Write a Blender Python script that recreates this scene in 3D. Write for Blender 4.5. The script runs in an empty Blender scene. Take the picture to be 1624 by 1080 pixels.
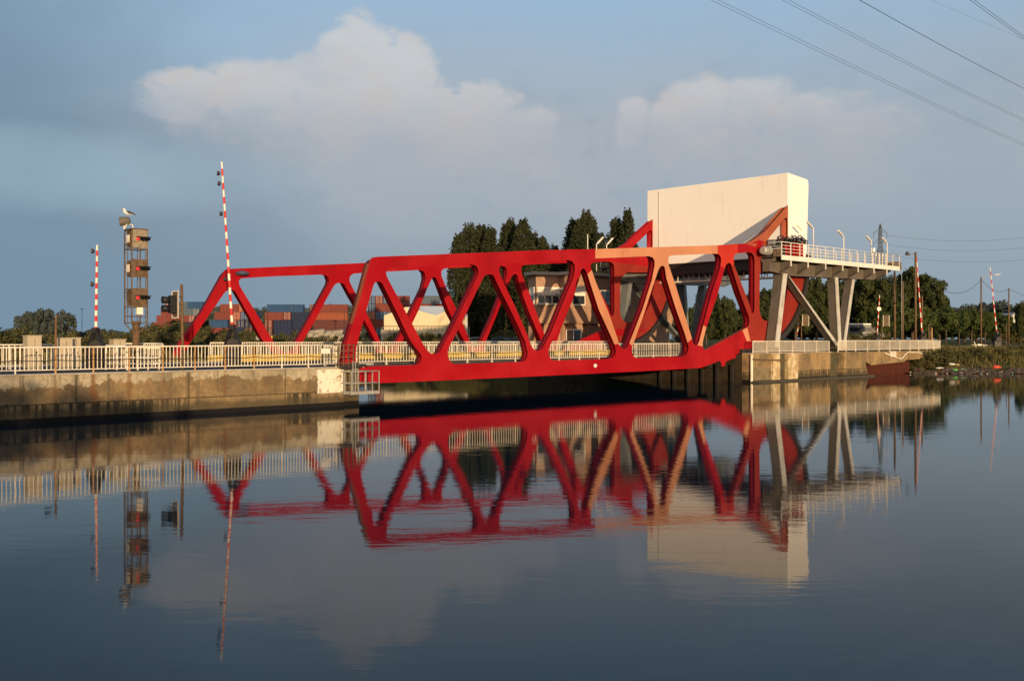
import bpy, bmesh, math, random
from mathutils import Vector, Matrix
random.seed(7)
SC = bpy.context.scene
COL = SC.collection
R = math.radians
def lin(r, g, b):
    f = lambda c: (c/255/12.92) if c <= 10 else ((c/255+.055)/1.055)**2.4
    return (f(r), f(g), f(b), 1)

# ------------------------------------------------------------------ camera, sky, sun, exposure
FPX = 1600.0; HZ = 537.0; CX = 812.0; EYE = 3.7
cam = bpy.data.cameras.new('camera'); co = bpy.data.objects.new('camera', cam); COL.objects.link(co)
co.location = (0, 0, EYE); co.rotation_euler = (R(90), 0, 0)
cam.sensor_width = 36; cam.lens = 36*FPX/1624; cam.shift_y = -3/1624; cam.clip_end = 8000; cam.clip_start = .1
SC.camera = co
SC.view_settings.view_transform = 'Standard'; SC.view_settings.look = 'None'
SC.view_settings.exposure = 0; SC.view_settings.gamma = 1; SC.view_settings.use_curve_mapping = False

SUN_EL = R(4.6); SUN_H = Vector((.27, -.963, 0)).normalized()
SUN_DIR = (SUN_H*math.cos(SUN_EL) + Vector((0, 0, math.sin(SUN_EL))))
world = bpy.data.worlds.new('World'); SC.world = world; world.use_nodes = True
def build_world():
    nt = world.node_tree; N = nt.nodes; L = nt.links
    N.clear()
    def node(t, **k):
        n = N.new(t)
        for a, b in k.items(): setattr(n, a, b)
        return n
    def put(sock, v):
        if isinstance(v, (int, float)): sock.default_value = v
        elif isinstance(v, tuple): sock.default_value = v
        else: L.new(v, sock)
    def M(op, a, b=0.0, c=None, clamp=False):
        n = node('ShaderNodeMath', operation=op, use_clamp=clamp)
        put(n.inputs[0], a); put(n.inputs[1], b)
        if c is not None: put(n.inputs[2], c)
        return n.outputs[0]
    def smooth(v, a, b, lo=0.0, hi=1.0):
        n = node('ShaderNodeMapRange', interpolation_type='SMOOTHSTEP')
        put(n.inputs[0], v); n.inputs[1].default_value = a; n.inputs[2].default_value = b
        n.inputs[3].default_value = lo; n.inputs[4].default_value = hi
        return n.outputs[0]
    def mix(f, a, b):
        n = node('ShaderNodeMix', data_type='RGBA'); put(n.inputs[0], f); put(n.inputs[6], a); put(n.inputs[7], b)
        return n.outputs[2]
    tc = node('ShaderNodeTexCoord'); d = tc.outputs['Generated']
    sx = node('ShaderNodeSeparateXYZ'); L.new(d, sx.inputs[0])
    x, y, z = sx.outputs
    az = M('ARCTAN2', x, y); el = M('ARCSINE', z)
    mp = node('ShaderNodeMapping'); mp.inputs['Scale'].default_value = (1, 1, 1.7); L.new(d, mp.inputs[0])
    def noise(scale, detail, rough=.55, dist=0.0):
        n = node('ShaderNodeTexNoise'); n.inputs['Scale'].default_value = scale; n.inputs['Detail'].default_value = detail
        n.inputs['Roughness'].default_value = rough; n.inputs['Distortion'].default_value = dist
        L.new(mp.outputs[0], n.inputs['Vector']); return n.outputs['Fac']
    sky = node('ShaderNodeTexSky', sky_type='NISHITA', sun_disc=False)
    sky.sun_elevation = SUN_EL; sky.sun_rotation = math.atan2(SUN_H.x, SUN_H.y)
    sky.air_density = 1.0; sky.dust_density = 1.5
    S = 10.0
    c = lambda r, g, b: tuple(v*S for v in lin(r, g, b)[:3]) + (1,)
    # thin high veil that pales the open sky
    base = mix(.70, sky.outputs[0], c(170, 203, 234))
    nA = noise(2.3, 5, .5, .3); nB = noise(9, 7, .55); nC = noise(22, 6, .6)
    # broad grey-blue cloud bank filling the lower sky
    edge = M('ADD', el, M('MULTIPLY', M('SUBTRACT', nA, .5), .22))
    low = smooth(edge, R(20.0), R(11.0))
    dark = smooth(M('ADD', az, M('MULTIPLY', M('SUBTRACT', nA, .5), .5)), R(-8), R(-25))
    dark_hi = M('MULTIPLY', dark, smooth(el, R(5), R(12)))
    bankc = mix(smooth(el, R(0), R(10)), c(132, 151, 163), c(166, 175, 185))
    bankc = mix(M('MULTIPLY', M('MULTIPLY', smooth(nB, .38, .66), .5), smooth(el, R(4), R(10))), bankc, c(176, 178, 185))
    bankc = mix(M('MULTIPLY', M('MULTIPLY', smooth(nC, .5, .7), .3), smooth(el, R(3), R(9))), bankc, c(140, 155, 172))
    bankc = mix(smooth(M('ADD', az, 0.0), R(2), R(26), 0, .45), bankc, c(154, 169, 180))
    bankc = mix(M('MULTIPLY', smooth(az, R(-8), R(-26)), .7), bankc, c(110, 136, 153))
    s1 = mix(M('MULTIPLY', low, .93), base, bankc)
    s1 = mix(M('MULTIPLY', smooth(M('ADD', az, M('MULTIPLY', M('SUBTRACT', nA, .5), .7)), R(-9), R(-27)), .8), s1, c(120, 146, 168))
    # paler streak of open sky low at the left
    def blob(px, py, rx, ry, low=1.0):
        a0 = math.atan((px-CX)/FPX); e0 = math.atan((HZ-py)/FPX*math.cos(a0))
        ra = rx/FPX; re = ry/FPX
        u_ = M('DIVIDE', M('SUBTRACT', az, a0), ra); dv = M('SUBTRACT', el, e0)
        v_ = M('ADD', M('DIVIDE', M('MAXIMUM', dv, 0.0), re), M('DIVIDE', M('MINIMUM', dv, 0.0), re*low))
        return M('SUBTRACT', 1.0, M('ADD', M('MULTIPLY', u_, u_), M('MULTIPLY', v_, v_)))
    def union(lst):
        o = None
        for b in lst:
            v = blob(*b); o = v if o is None else M('MAXIMUM', o, v)
        return o
    st = M('ADD', union([(110, 270, 330, 62), (230, 290, 90, 26)]), M('MULTIPLY', M('SUBTRACT', nB, .5), 1.6))
    s1 = mix(M('MULTIPLY', smooth(st, -.5, 1.3), .5), s1, c(160, 188, 202))
    big = union([(575, 96, 82, 72, 3), (622, 120, 86, 68, 3), (520, 130, 80, 46, 3), (765, 170, 70, 50, 3), (840, 196, 60, 30, 3), (690, 180, 70, 60, 3)])
    wing = union([(410, 140, 120, 42, 3), (310, 132, 80, 26, 3), (1003, 176, 30, 22, 3), (1058, 190, 40, 30, 3), (1118, 160, 66, 40, 3), (1195, 152, 70, 34, 3), (1275, 185, 120, 42, 3), (1340, 200, 110, 40, 3)])
    nD = noise(46, 5, .6)
    rag = M('ADD', M('MULTIPLY', M('SUBTRACT', nB, .5), 2.0), M('ADD', M('MULTIPLY', M('SUBTRACT', nC, .5), 1.5), M('MULTIPLY', M('SUBTRACT', nD, .5), .8)))
    fade = smooth(M('ADD', el, M('MULTIPLY', M('SUBTRACT', nB, .5), .07)), R(7.2), R(13.6))
    a1 = M('MULTIPLY', M('MULTIPLY', smooth(M('ADD', big, rag), -.08, .5), fade), .80)
    a2 = M('MULTIPLY', M('MULTIPLY', smooth(M('ADD', wing, rag), -.22, .70), fade), .84)
    al = M('MAXIMUM', a1, a2)
    pc = mix(smooth(el, R(9.5), R(16)), c(172, 176, 186), c(206, 207, 208))
    pc = mix(smooth(nC, .42, .66, 0, .5), pc, c(205, 194, 186))
    pc = mix(smooth(nB, .5, .7, 0, .6), pc, c(178, 186, 196))
    s2 = mix(al, s1, pc)
    # the bright evening sky round the low sun, behind the photographer
    s2 = mix(M('MULTIPLY', smooth(y, .05, -.6), smooth(el, R(75), R(10))), s2, tuple(v*1.1 for v in c(226, 206, 186)[:3]) + (1,))
    # below the horizon
    s2 = mix(smooth(el, R(0), R(-1.5)), s2, c(70, 85, 95))
    bg = node('ShaderNodeBackground'); L.new(s2, bg.inputs[0]); bg.inputs[1].default_value = 0.1
    out = node('ShaderNodeOutputWorld'); L.new(bg.outputs[0], out.inputs[0])
build_world()
sl = bpy.data.lights.new('sun', 'SUN'); sl.energy = 4.9; sl.angle = R(.6); sl.color = (1.0, .715, .41)
so = bpy.data.objects.new('sun', sl); COL.objects.link(so); so.location = (30, -60, 60)
so.rotation_euler = SUN_DIR.to_track_quat('Z', 'Y').to_euler()

# ------------------------------------------------------------------ frame of the quay: t along the bridge, s across it (away from the camera)
U = Vector((math.sqrt(.5), math.sqrt(.5), 0)); V = Vector((-math.sqrt(.5), math.sqrt(.5), 0)); Z = Vector((0, 0, 1))
P0 = Vector((-21.77, 42.9, 0))
def W(t, s, z=0.0): return P0 + U*t + V*s + Z*z
def on(px, py, s):
    """(t, z) of the sight line through a point of the photo where it meets the upright plane at distance s behind the quay edge"""
    a = (px-CX)/FPX; D = (64.67+1.41421*s)/(1-a)
    return ((a*D+21.77)+(D-42.9))/1.41421, EYE-(py-HZ)/FPX*D
def tt(px, s): return on(px, HZ, s)[0]
def at(px, py, D): return Vector(((px-CX)/FPX*D, D, EYE-(py-HZ)/FPX*D))

# ------------------------------------------------------------------ materials
MATS = {}
class NG:
    def __init__(s, name):
        s.m = bpy.data.materials.new(name); s.m.use_nodes = True; s.nt = s.m.node_tree; s.N = s.nt.nodes; s.L = s.nt.links
        s.b = s.N['Principled BSDF']; MATS[name] = s.m
    def node(s, t, **k):
        n = s.N.new(t)
        for a, b in k.items(): setattr(n, a, b)
        return n
    def put(s, sock, v):
        if isinstance(v, (int, float, tuple)): sock.default_value = v
        else: s.L.new(v, sock)
    def math(s, op, a, b=0.0, clamp=False):
        n = s.node('ShaderNodeMath', operation=op, use_clamp=clamp); s.put(n.inputs[0], a); s.put(n.inputs[1], b); return n.outputs[0]
    def mix(s, f, a, b):
        n = s.node('ShaderNodeMix', data_type='RGBA'); s.put(n.inputs[0], f); s.put(n.inputs[6], a); s.put(n.inputs[7], b); return n.outputs[2]
    def step(s, v, a, b, lo=0.0, hi=1.0):
        n = s.node('ShaderNodeMapRange', interpolation_type='SMOOTHSTEP'); s.put(n.inputs[0], v)
        n.inputs[1].default_value = a; n.inputs[2].default_value = b; n.inputs[3].default_value = lo; n.inputs[4].default_value = hi
        return n.outputs[0]
    def pos(s):
        return s.node('ShaderNodeNewGeometry').outputs['Position']
    def vmap(s, v, scale=(1, 1, 1), rot=(0, 0, 0)):
        n = s.node('ShaderNodeMapping'); n.inputs['Scale'].default_value = scale; n.inputs['Rotation'].default_value = rot
        s.L.new(v, n.inputs[0]); return n.outputs[0]
    def noise(s, v, scale, detail=4, rough=.55, dist=0.0):
        n = s.node('ShaderNodeTexNoise'); s.L.new(v, n.inputs['Vector']); n.inputs['Scale'].default_value = scale
        n.inputs['Detail'].default_value = detail; n.inputs['Roughness'].default_value = rough; n.inputs['Distortion'].default_value = dist
        return n.outputs['Fac']
    def dot(s, v, w):
        n = s.node('ShaderNodeVectorMath', operation='DOT_PRODUCT'); s.L.new(v, n.inputs[0]); n.inputs[1].default_value = tuple(w); return n.outputs['Value']
    def bump(s, h, strength=.3, dist=.02):
        n = s.node('ShaderNodeBump'); n.inputs['Strength'].default_value = strength; n.inputs['Distance'].default_value = dist
        s.L.new(h, n.inputs['Height']); s.L.new(n.outputs[0], s.b.inputs['Normal'])
    def col(s, c): s.put(s.b.inputs['Base Color'], c)
    def rough(s, r): s.put(s.b.inputs['Roughness'], r)
    def spec(s, v): s.b.inputs['Specular IOR Level'].default_value = v

def worn(name, c, c2=None, rough=.6, amt=.35, scale=1.5, spec=.3, metallic=0, bump=.0, fine=14):
    """paint or metal with blotchy weathering"""
    g = NG(name); p = g.pos()
    if c2 is None: c2 = tuple(v*.55 for v in c[:3]) + (1,)
    n = g.noise(p, scale, 6, .6); n2 = g.noise(p, fine, 4, .6)
    f = g.math('MULTIPLY', g.step(g.math('ADD', n, g.math('MULTIPLY', g.math('SUBTRACT', n2, .5), .4)), .4, .72), amt)
    g.col(g.mix(f, c, c2)); g.rough(rough); g.spec(spec); g.b.inputs['Metallic'].default_value = metallic
    if bump: g.bump(n2, bump, .02)
    return g.m
def paint(name, c, dirt, rough=.5, amt=.5):
    """bridge paint: vertical streaks, slight fading, chips"""
    g = NG(name); p = g.pos()
    st = g.noise(g.vmap(p, (3.0, 3.0, .35)), 1.6, 5, .6); bl = g.noise(p, .35, 4, .5); ch = g.noise(p, 9, 6, .65)
    c1 = g.mix(g.step(bl, .35, .7, 0, .6), c, tuple(min(1, v*1.25+.01) for v in c[:3]) + (1,))
    c1 = g.mix(g.math('MULTIPLY', g.step(st, .5, .8), amt), c1, dirt)
    df = g.noise(g.vmap(p, (.5, .5, .35)), .55, 6, .65); c1 = g.mix(g.step(df, .5, .68, 0, .45), c1, dirt)
    tj = g.math('ABSOLUTE', g.math('SUBTRACT', g.math('FRACT', g.math('DIVIDE', g.dot(p, U), 4.55)), .5)); c1 = g.mix(g.step(tj, .005, .003, 0, .55), c1, dirt)
    c1 = g.mix(g.step(ch, .70, .74, 0, .7), c1, (.45, .33, .22, 1))
    g.col(c1); g.rough(g.step(bl, .3, .7, rough-.02, rough+.2)); g.spec(.15); g.bump(bl, .15, .03)
    return g.m
RED = paint('red_paint', (.31, .002, .006, 1), (.19, .003, .006, 1))
PEACH = paint('peach_primer', (.50, .215, .115, 1), (.42, .15, .07, 1), .7)
CORAL = paint('coral_paint', (.46, .030, .016, 1), (.34, .02, .01, 1), .6)
DULL = paint('dull_shaded_red_paint', (.24, .022, .014, 1), (.17, .015, .010, 1), .75)  # duller red; over the tail it paints in a soft shadow
BROWNRED = paint('brown_red_primer', (.32, .085, .042, 1), (.26, .06, .03, 1), .75)
CREAM = worn('railing_cream_paint', (.82, .75, .62, 1), (.46, .32, .18, 1), .5, .4, 2.5)
RUSTP = worn('rusty_post', (.55, .33, .14, 1), (.25, .09, .03, 1), .8, .8, 5)
GALV = worn('galvanised_steel', (.40, .38, .34, 1), (.20, .19, .17, 1), .55, .5, 3, .4, .3)
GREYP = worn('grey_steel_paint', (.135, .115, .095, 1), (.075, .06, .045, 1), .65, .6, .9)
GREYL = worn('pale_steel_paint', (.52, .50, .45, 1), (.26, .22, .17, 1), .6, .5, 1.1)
WHITEP = worn('white_steel_paint', (.78, .74, .66, 1), (.5, .4, .3, 1), .5, .35, 2)
DARK = worn('dark_steel', (.025, .023, .022, 1), (.06, .04, .03, 1), .6, .5, 3)
BLACK = worn('black_plastic', (.012, .012, .014, 1), (.03, .03, .03, 1), .45, .4, 5)
RUST = worn('rusty_brown_steel', (.15, .10, .062, 1), (.065, .042, .028, 1), .85, .8, 3, .2)
TANS = worn('tan_weathered_board', (.30, .25, .18, 1), (.10, .08, .06, 1), .85, .7, 6, .2)
CABM = worn('beige_cabinet_paint', (.45, .38, .27, 1), (.28, .22, .15, 1), .6, .4, 2)
WOOD = worn('weathered_wood', (.16, .10, .055, 1), (.08, .05, .03, 1), .9, .7, 4, .1)
YELLOW = worn('yellow_kerb_paint', (.50, .34, .05, 1), (.30, .21, .05, 1), .7, .5, 3)
STRR = worn('barrier_red', (.60, .02, .015, 1), None, .45, .2, 4)
STRW = worn('barrier_white', (.78, .72, .62, 1), None, .45, .2, 4)
GREEN = worn('green_plastic', (.12, .55, .10, 1), None, .5, .2, 4)
BAGR = worn('red_plastic_bag', (.62, .07, .03, 1), None, .5, .3, 4)
BRICK = None
def counterweight_mat():
    g = NG('counterweight_cladding'); p = g.pos()
    t = g.dot(p, U); s = g.dot(p, V); z = g.dot(p, Z)
    n = g.noise(p, .5, 5, .6); st = g.noise(g.vmap(p, (2.5, 2.5, .25)), 1.3, 5, .6)
    c = g.mix(g.step(n, .3, .75, 0, .3), (.90, .86, .80, 1), (.80, .75, .67, 1))
    c = g.mix(g.step(st, .55, .8, 0, .28), c, (.48, .40, .30, 1))
    g.col(c); g.rough(.55)
counterweight_mat(); CWT = MATS['counterweight_cladding']
def brick_mat():
    g = NG('brown_brick'); p = g.pos()
    cb = g.node('ShaderNodeCombineXYZ'); g.L.new(g.math('ADD', g.dot(p, U), g.dot(p, V)), cb.inputs[0]); g.L.new(g.dot(p, Z), cb.inputs[1])
    b = g.node('ShaderNodeTexBrick'); g.L.new(cb.outputs[0], b.inputs[0]); b.inputs['Scale'].default_value = 4
    b.inputs['Color1'].default_value = (.46, .27, .17, 1); b.inputs['Color2'].default_value = (.36, .20, .125, 1); b.inputs['Mortar'].default_value = (.3, .24, .19, 1)
    b.inputs['Mortar Size'].default_value = .015
    n = g.noise(p, 1, 5)
    g.col(g.mix(g.step(n, .4, .75, 0, .4), b.outputs[0], (.16, .09, .06, 1))); g.rough(.9); g.spec(.2)
    return g.m
BRICK = brick_mat()
def glass_mat():
    g = NG('window_glass'); g.col((.02, .025, .03, 1)); g.rough(.08); g.spec(.7); return g.m
GLASS = glass_mat()
def concrete(name, base, light, darkc, patch=True, top=2.15):
    g = NG(name); p = g.pos(); z = g.dot(p, Z)
    t = g.math('SUBTRACT', g.dot(p, U), P0.dot(U))
    n1 = g.noise(p, .6, 7, .62); n2 = g.noise(p, 4.5, 7, .65); n3 = g.noise(p, 25, 5, .6)
    stv = g.noise(g.vmap(p, (1.6, 1.6, .10)), 1.5, 6, .6)
    c = g.mix(g.step(n2, .3, .7), base, tuple(v*.68 for v in base[:3]) + (1,))
    c = g.mix(g.step(n1, .45, .62, 0, .7), c, darkc)
    # paler worn coping zone with an uneven lower border
    zb = g.math('ADD', z, g.math('ADD', g.math('MULTIPLY', g.math('SUBTRACT', g.noise(g.vmap(p, (1, 1, .5)), .42, 4, .55), .5), 2.0), g.math('MULTIPLY', g.math('SUBTRACT', g.noise(p, 3.0, 8, .75), .5), 1.2)))
    c = g.mix(g.step(zb, top-.44, top-.41), c, g.mix(g.step(n2, .35, .65), light, tuple(v*.75 for v in light[:3]) + (1,)))
    c = g.mix(g.step(stv, .54, .68, 0, .75), c, darkc)
    n4 = g.noise(p, 11, 6, .7)
    c = g.mix(g.step(n4, .56, .66, 0, .6), c, tuple(v*.35 for v in darkc[:3]) + (1,)); c = g.mix(g.step(n4, .36, .30, 0, .4), c, light)
    # lower course with dark and whitish runs
    low = g.step(g.math('ADD', z, g.math('MULTIPLY', g.math('SUBTRACT', n1, .5), .15)), .84, .80)
    run = g.noise(g.vmap(p, (2.6, 2.6, .03)), 1.6, 4, .6)
    part = g.step(g.noise(g.vmap(p, (1, 1, 0)), .16, 2), .45, .51)
    c = g.mix(g.math('MULTIPLY', g.math('MULTIPLY', low, part), g.step(run, .46, .52, 0, .92)), c, (.030, .026, .016, 1))
    c = g.mix(g.math('MULTIPLY', g.math('MULTIPLY', low, part), g.step(run, .36, .30, 0, .6)), c, (.42, .40, .33, 1))
    c = g.mix(g.math('MULTIPLY', g.step(z, .86, .84), g.step(z, .79, .81)), c, tuple(v*.5 for v in darkc[:3]) + (1,))
    jt = g.math('ABSOLUTE', g.math('SUBTRACT', g.math('FRACT', g.math('DIVIDE', g.math('ADD', t, 91.3), 5.4)), .5))
    c = g.mix(g.step(jt, .0075, .004, 0, .75), c, tuple(v*.4 for v in darkc[:3]) + (1,))
    bigs = g.noise(g.vmap(p, (1, 1, .6)), .22, 5, .6)
    c = g.mix(g.step(bigs, .46, .6, 0, .45), c, tuple(v*.8 for v in darkc[:3]) + (1,))
    # rust runs under the railing posts
    if patch:
        rr = None
        for px, wd, am in ((88, .12, .5), (148, .24, .85), (205, .2, .7), (258, .1, .35), (357, .16, .6), (420, .1, .3), (489, .1, .3)):
            v = g.step(g.math('ABSOLUTE', g.math('ADD', g.math('SUBTRACT', t, tt(px, 0)), g.math('MULTIPLY', g.math('SUBTRACT', g.noise(g.vmap(p, (1, 1, .8)), 2.2, 6, .7), .5), .6))), wd, 0, 0, am)
            rr = v if rr is None else g.math('MAXIMUM', rr, v)
        c = g.mix(g.math('MULTIPLY', rr, g.step(g.math('ADD', z, g.math('MULTIPLY', n1, .8)), .9, 1.5)), c, (.17, .075, .028, 1))
    if patch:
        a, b = tt(503, 0), tt(545, 0)
        m = g.math('MULTIPLY', g.step(g.math('ADD', t, g.math('MULTIPLY', g.math('SUBTRACT', n2, .5), .5)), a, a+.06), g.step(t, b+.02, b))
        m = g.math('MULTIPLY', m, g.step(z, .72, .80)); m = g.math('MULTIPLY', m, g.step(z, 2.06, 2.0))
        m = g.math('MULTIPLY', m, g.step(g.math('ADD', g.noise(p, 2.6, 7, .7), g.math('MULTIPLY', g.math('SUBTRACT', n3, .5), .5)), .36, .46))
        c = g.mix(g.math('MULTIPLY', m, .92), c, (.80, .74, .60, 1))
    # weed stain, and a near-black band at the water line
    zw = g.math('ADD', z, g.math('MULTIPLY', g.math('SUBTRACT', g.noise(g.vmap(p, (1, 1, .15)), 1.1, 5, .6), .5), .9))
    c = g.mix(g.step(zw, .72, .45, 0, .75), c, (.06, .05, .03, 1))
    zt = g.math('ADD', z, g.math('MULTIPLY', g.math('SUBTRACT', n2, .5), .06))
    c = g.mix(g.step(zt, .26, .20), c, (.010, .009, .010, 1))
    g.col(c); g.rough(.9); g.spec(.2); g.bump(g.math('ADD', n2, g.math('MULTIPLY', n3, .5)), .6, .04)
    return g.m
CONC = concrete('quay_concrete', (.315, .215, .11, 1), (.46, .39, .27, 1), (.12, .09, .055, 1))
CONCR = concrete('pier_concrete', (.40, .27, .13, 1), (.38, .33, .25, 1), (.13, .10, .06, 1), False, 3.2)
def water_mat():
    g = NG('canal_water'); p = g.pos()
    a = g.noise(g.vmap(p, (.55, 1.5, 1)), 1.0, 3, .5, .4)
    b = g.noise(g.vmap(p, (.5, 1.9, 1)), 3.6, 3, .55)
    gust = g.step(g.noise(g.vmap(p, (.03, .06, 1)), 1.0, 3), .4, .68, .55, 1.35)
    b2 = g.noise(g.vmap(p, (.7, 2.2, 1)), 9.0, 2, .5)
    b = g.math('ADD', b, g.math('MULTIPLY', b2, .28))
    h = g.math('ADD', g.math('MULTIPLY', a, .8), g.math('MULTIPLY', g.math('MULTIPLY', b, .20), gust))
    g.col((.002, .011, .019, 1)); g.rough(.025); g.spec(.5); g.b.inputs['IOR'].default_value = 1.215
    g.bump(h, 1.0, .0038)
    return g.m
WATER = water_mat()
def ground_mat(name, c1, c2, c3, sc=.15):
    g = NG(name); p = g.pos(); n = g.noise(p, sc, 7, .65); m = g.noise(p, sc*12, 5, .6)
    c = g.mix(g.step(n, .35, .65), c1, c2); c = g.mix(g.step(m, .45, .7, 0, .7), c, c3)
    g.col(c); g.rough(1); g.spec(.05); g.bump(m, .6, .1); return g.m
GRASSG = ground_mat('meadow_soil', (.055, .055, .02, 1), (.10, .085, .035, 1), (.035, .04, .014, 1))
ASPH = ground_mat('asphalt', (.055, .052, .055, 1), (.07, .065, .065, 1), (.045, .043, .045, 1), .5)
def leaf_mat(name, a, b, sc=.35):
    g = NG(name); p = g.pos(); n = g.noise(p, sc, 4, .6); m = g.noise(p, sc*9, 2)
    c = g.mix(g.step(n, .35, .65), a, b); c = g.mix(g.step(m, .4, .7, 0, .5), c, tuple(min(1, v*1.8) for v in b[:3]) + (1,))
    g.col(c); g.rough(.75); g.spec(.15)
    g.b.inputs['Transmission Weight'].default_value = 0
    return g.m
LPOP = leaf_mat('poplar_leaves', (.020, .027, .012, 1), (.040, .044, .019, 1))
LDARK = leaf_mat('dark_tree_leaves', (.020, .030, .010, 1), (.042, .050, .016, 1))
LROW = leaf_mat('street_tree_leaves', (.026, .042, .011, 1), (.055, .072, .020, 1))
LBUSH = leaf_mat('bush_leaves', (.042, .046, .016, 1), (.080, .072, .026, 1))
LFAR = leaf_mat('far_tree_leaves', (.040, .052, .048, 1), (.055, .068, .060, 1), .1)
LGRASS = leaf_mat('grass_blades', (.07, .065, .022, 1), (.13, .11, .04, 1), .8)
BARK = worn('bark', (.12, .085, .055, 1), (.05, .035, .025, 1), .95, .8, 4, .1)

# ------------------------------------------------------------------ mesh builder
class MB:
    def __init__(s): s.v = []; s.f = []
    def add(s, vs, fs):
        o = len(s.v); s.v += [Vector(a) for a in vs]; s.f += [tuple(i+o for i in f) for f in fs]
        return s
    def hexa(s, b, t):
        """bottom four points, top four points"""
        return s.add(list(b)+list(t), [(3, 2, 1, 0), (4, 5, 6, 7), (0, 1, 5, 4), (1, 2, 6, 5), (2, 3, 7, 6), (3, 0, 4, 7)])
    def box(s, c, ax, ay, az):
        """centre and three half-axis vectors"""
        c = Vector(c); ax = Vector(ax); ay = Vector(ay); az = Vector(az)
        return s.hexa([c-ax-ay-az, c+ax-ay-az, c+ax+ay-az, c-ax+ay-az], [c-ax-ay+az, c+ax-ay+az, c+ax+ay+az, c-ax+ay+az])
    def tsz(s, t0, t1, s0, s1, z0, z1):
        return s.hexa([W(t0, s0, z0), W(t1, s0, z0), W(t1, s1, z0), W(t0, s1, z0)], [W(t0, s0, z1), W(t1, s0, z1), W(t1, s1, z1), W(t0, s1, z1)])
    def xyz(s, x0, x1, y0, y1, z0, z1):
        return s.hexa([(x0, y0, z0), (x1, y0, z0), (x1, y1, z0), (x0, y1, z0)], [(x0, y0, z1), (x1, y0, z1), (x1, y1, z1), (x0, y1, z1)])
    def bar(s, p, q, w, d=None, side=None):
        """square bar between two points; width w along side, depth d across"""
        p = Vector(p); q = Vector(q); a = (q-p).normalized(); d = d or w
        side = Vector(side) if side is not None else (Z if abs(a.z) < .9 else U)
        x = (side - a*side.dot(a)).normalized(); y = a.cross(x).normalized()
        x *= w/2; y *= d/2
        return s.hexa([p-x-y, p+x-y, p+x+y, p-x+y], [q-x-y, q+x-y, q+x+y, q-x+y])
    def tube(s, pts, r, n=8, r2=None):
        pts = [Vector(p) for p in pts]; k = len(pts); vs = []
        for i, p in enumerate(pts):
            a = (pts[min(i+1, k-1)] - pts[max(i-1, 0)]).normalized()
            x = a.orthogonal().normalized() if i == 0 else (X - a*X.dot(a)).normalized()
            X = x; y = a.cross(x); rr = r if r2 is None else r + (r2-r)*i/(k-1)
            vs += [p + (x*math.cos(2*math.pi*j/n) + y*math.sin(2*math.pi*j/n))*rr for j in range(n)]
        fs = [(i*n+j, i*n+(j+1) % n, (i+1)*n+(j+1) % n, (i+1)*n+j) for i in range(k-1) for j in range(n)]
        fs += [tuple(reversed(range(n))), tuple((k-1)*n+j for j in range(n))]
        return s.add(vs, fs)
    def rev(s, c, axis, prof, n=16):
        """surface of revolution: prof = [(dist along axis, radius)]"""
        c = Vector(c); a = Vector(axis).normalized(); x = a.orthogonal().normalized(); y = a.cross(x); vs = []
        for h, r in prof: vs += [c + a*h + (x*math.cos(2*math.pi*j/n) + y*math.sin(2*math.pi*j/n))*r for j in range(n)]
        k = len(prof)
        fs = [(i*n+j, i*n+(j+1) % n, (i+1)*n+(j+1) % n, (i+1)*n+j) for i in range(k-1) for j in range(n)]
        fs += [tuple(reversed(range(n))), tuple((k-1)*n+j for j in range(n))]
        return s.add(vs, fs)
    def prism(s, pts, off):
        """polygon of 3D points swept by a vector"""
        n = len(pts); off = Vector(off); a = [Vector(p) for p in pts]; b = [p+off for p in a]
        return s.add(a+b, [tuple(range(n)), tuple(reversed(range(n, 2*n)))] + [(i, (i+1) % n, n+(i+1) % n, n+i) for i in range(n)])
    def build(s, name, mat, parent=None, smooth=False, bevel=0):
        me = bpy.data.meshes.new(name)
        o = parent.matrix_world.translation.copy() if parent else Vector((0, 0, 0))
        q = parent
        if parent:
            o = Vector((0, 0, 0))
            while q: o += q.location; q = q.parent
        me.from_pydata([tuple(v-o) for v in s.v], [], s.f)
        bm = bmesh.new(); bm.from_mesh(me); bmesh.ops.recalc_face_normals(bm, faces=bm.faces); bm.to_mesh(me); bm.free()
        me.materials.append(mat)
        if smooth: me.shade_smooth()
        ob = bpy.data.objects.new(name, me); COL.objects.link(ob)
        if parent: ob.parent = parent
        if bevel:
            b = ob.modifiers.new('bevel', 'BEVEL'); b.width = bevel; b.segments = 1; b.limit_method = 'ANGLE'
        return ob
def tag(o, label=None, cat=None, group=None, kind=None):
    if label: o['label'] = label
    if cat: o['category'] = cat
    if group: o['group'] = group
    if kind: o['kind'] = kind
    return o
def empty(name, loc, label, cat, group=None):
    o = bpy.data.objects.new(name, None); COL.objects.link(o); o.location = Vector(loc); o.empty_display_size = .3
    return tag(o, label, cat, group)
def recenter(o):
    """put a one-mesh thing's origin at its base"""
    vs = [v.co.copy() for v in o.data.vertices]
    c = Vector((sum(v.x for v in vs)/len(vs), sum(v.y for v in vs)/len(vs), min(v.z for v in vs)))
    for v in o.data.vertices: v.co -= c
    o.location = c; return o
def single(mb, name, mat, label, cat, group=None, smooth=False, bevel=0):
    return tag(recenter(mb.build(name, mat, None, smooth, bevel)), label, cat, group)
def copy_tree(o, parent=None):
    c = o.copy(); COL.objects.link(c); c.parent = parent
    for ch in o.children: copy_tree(ch, c)
    return c

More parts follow.
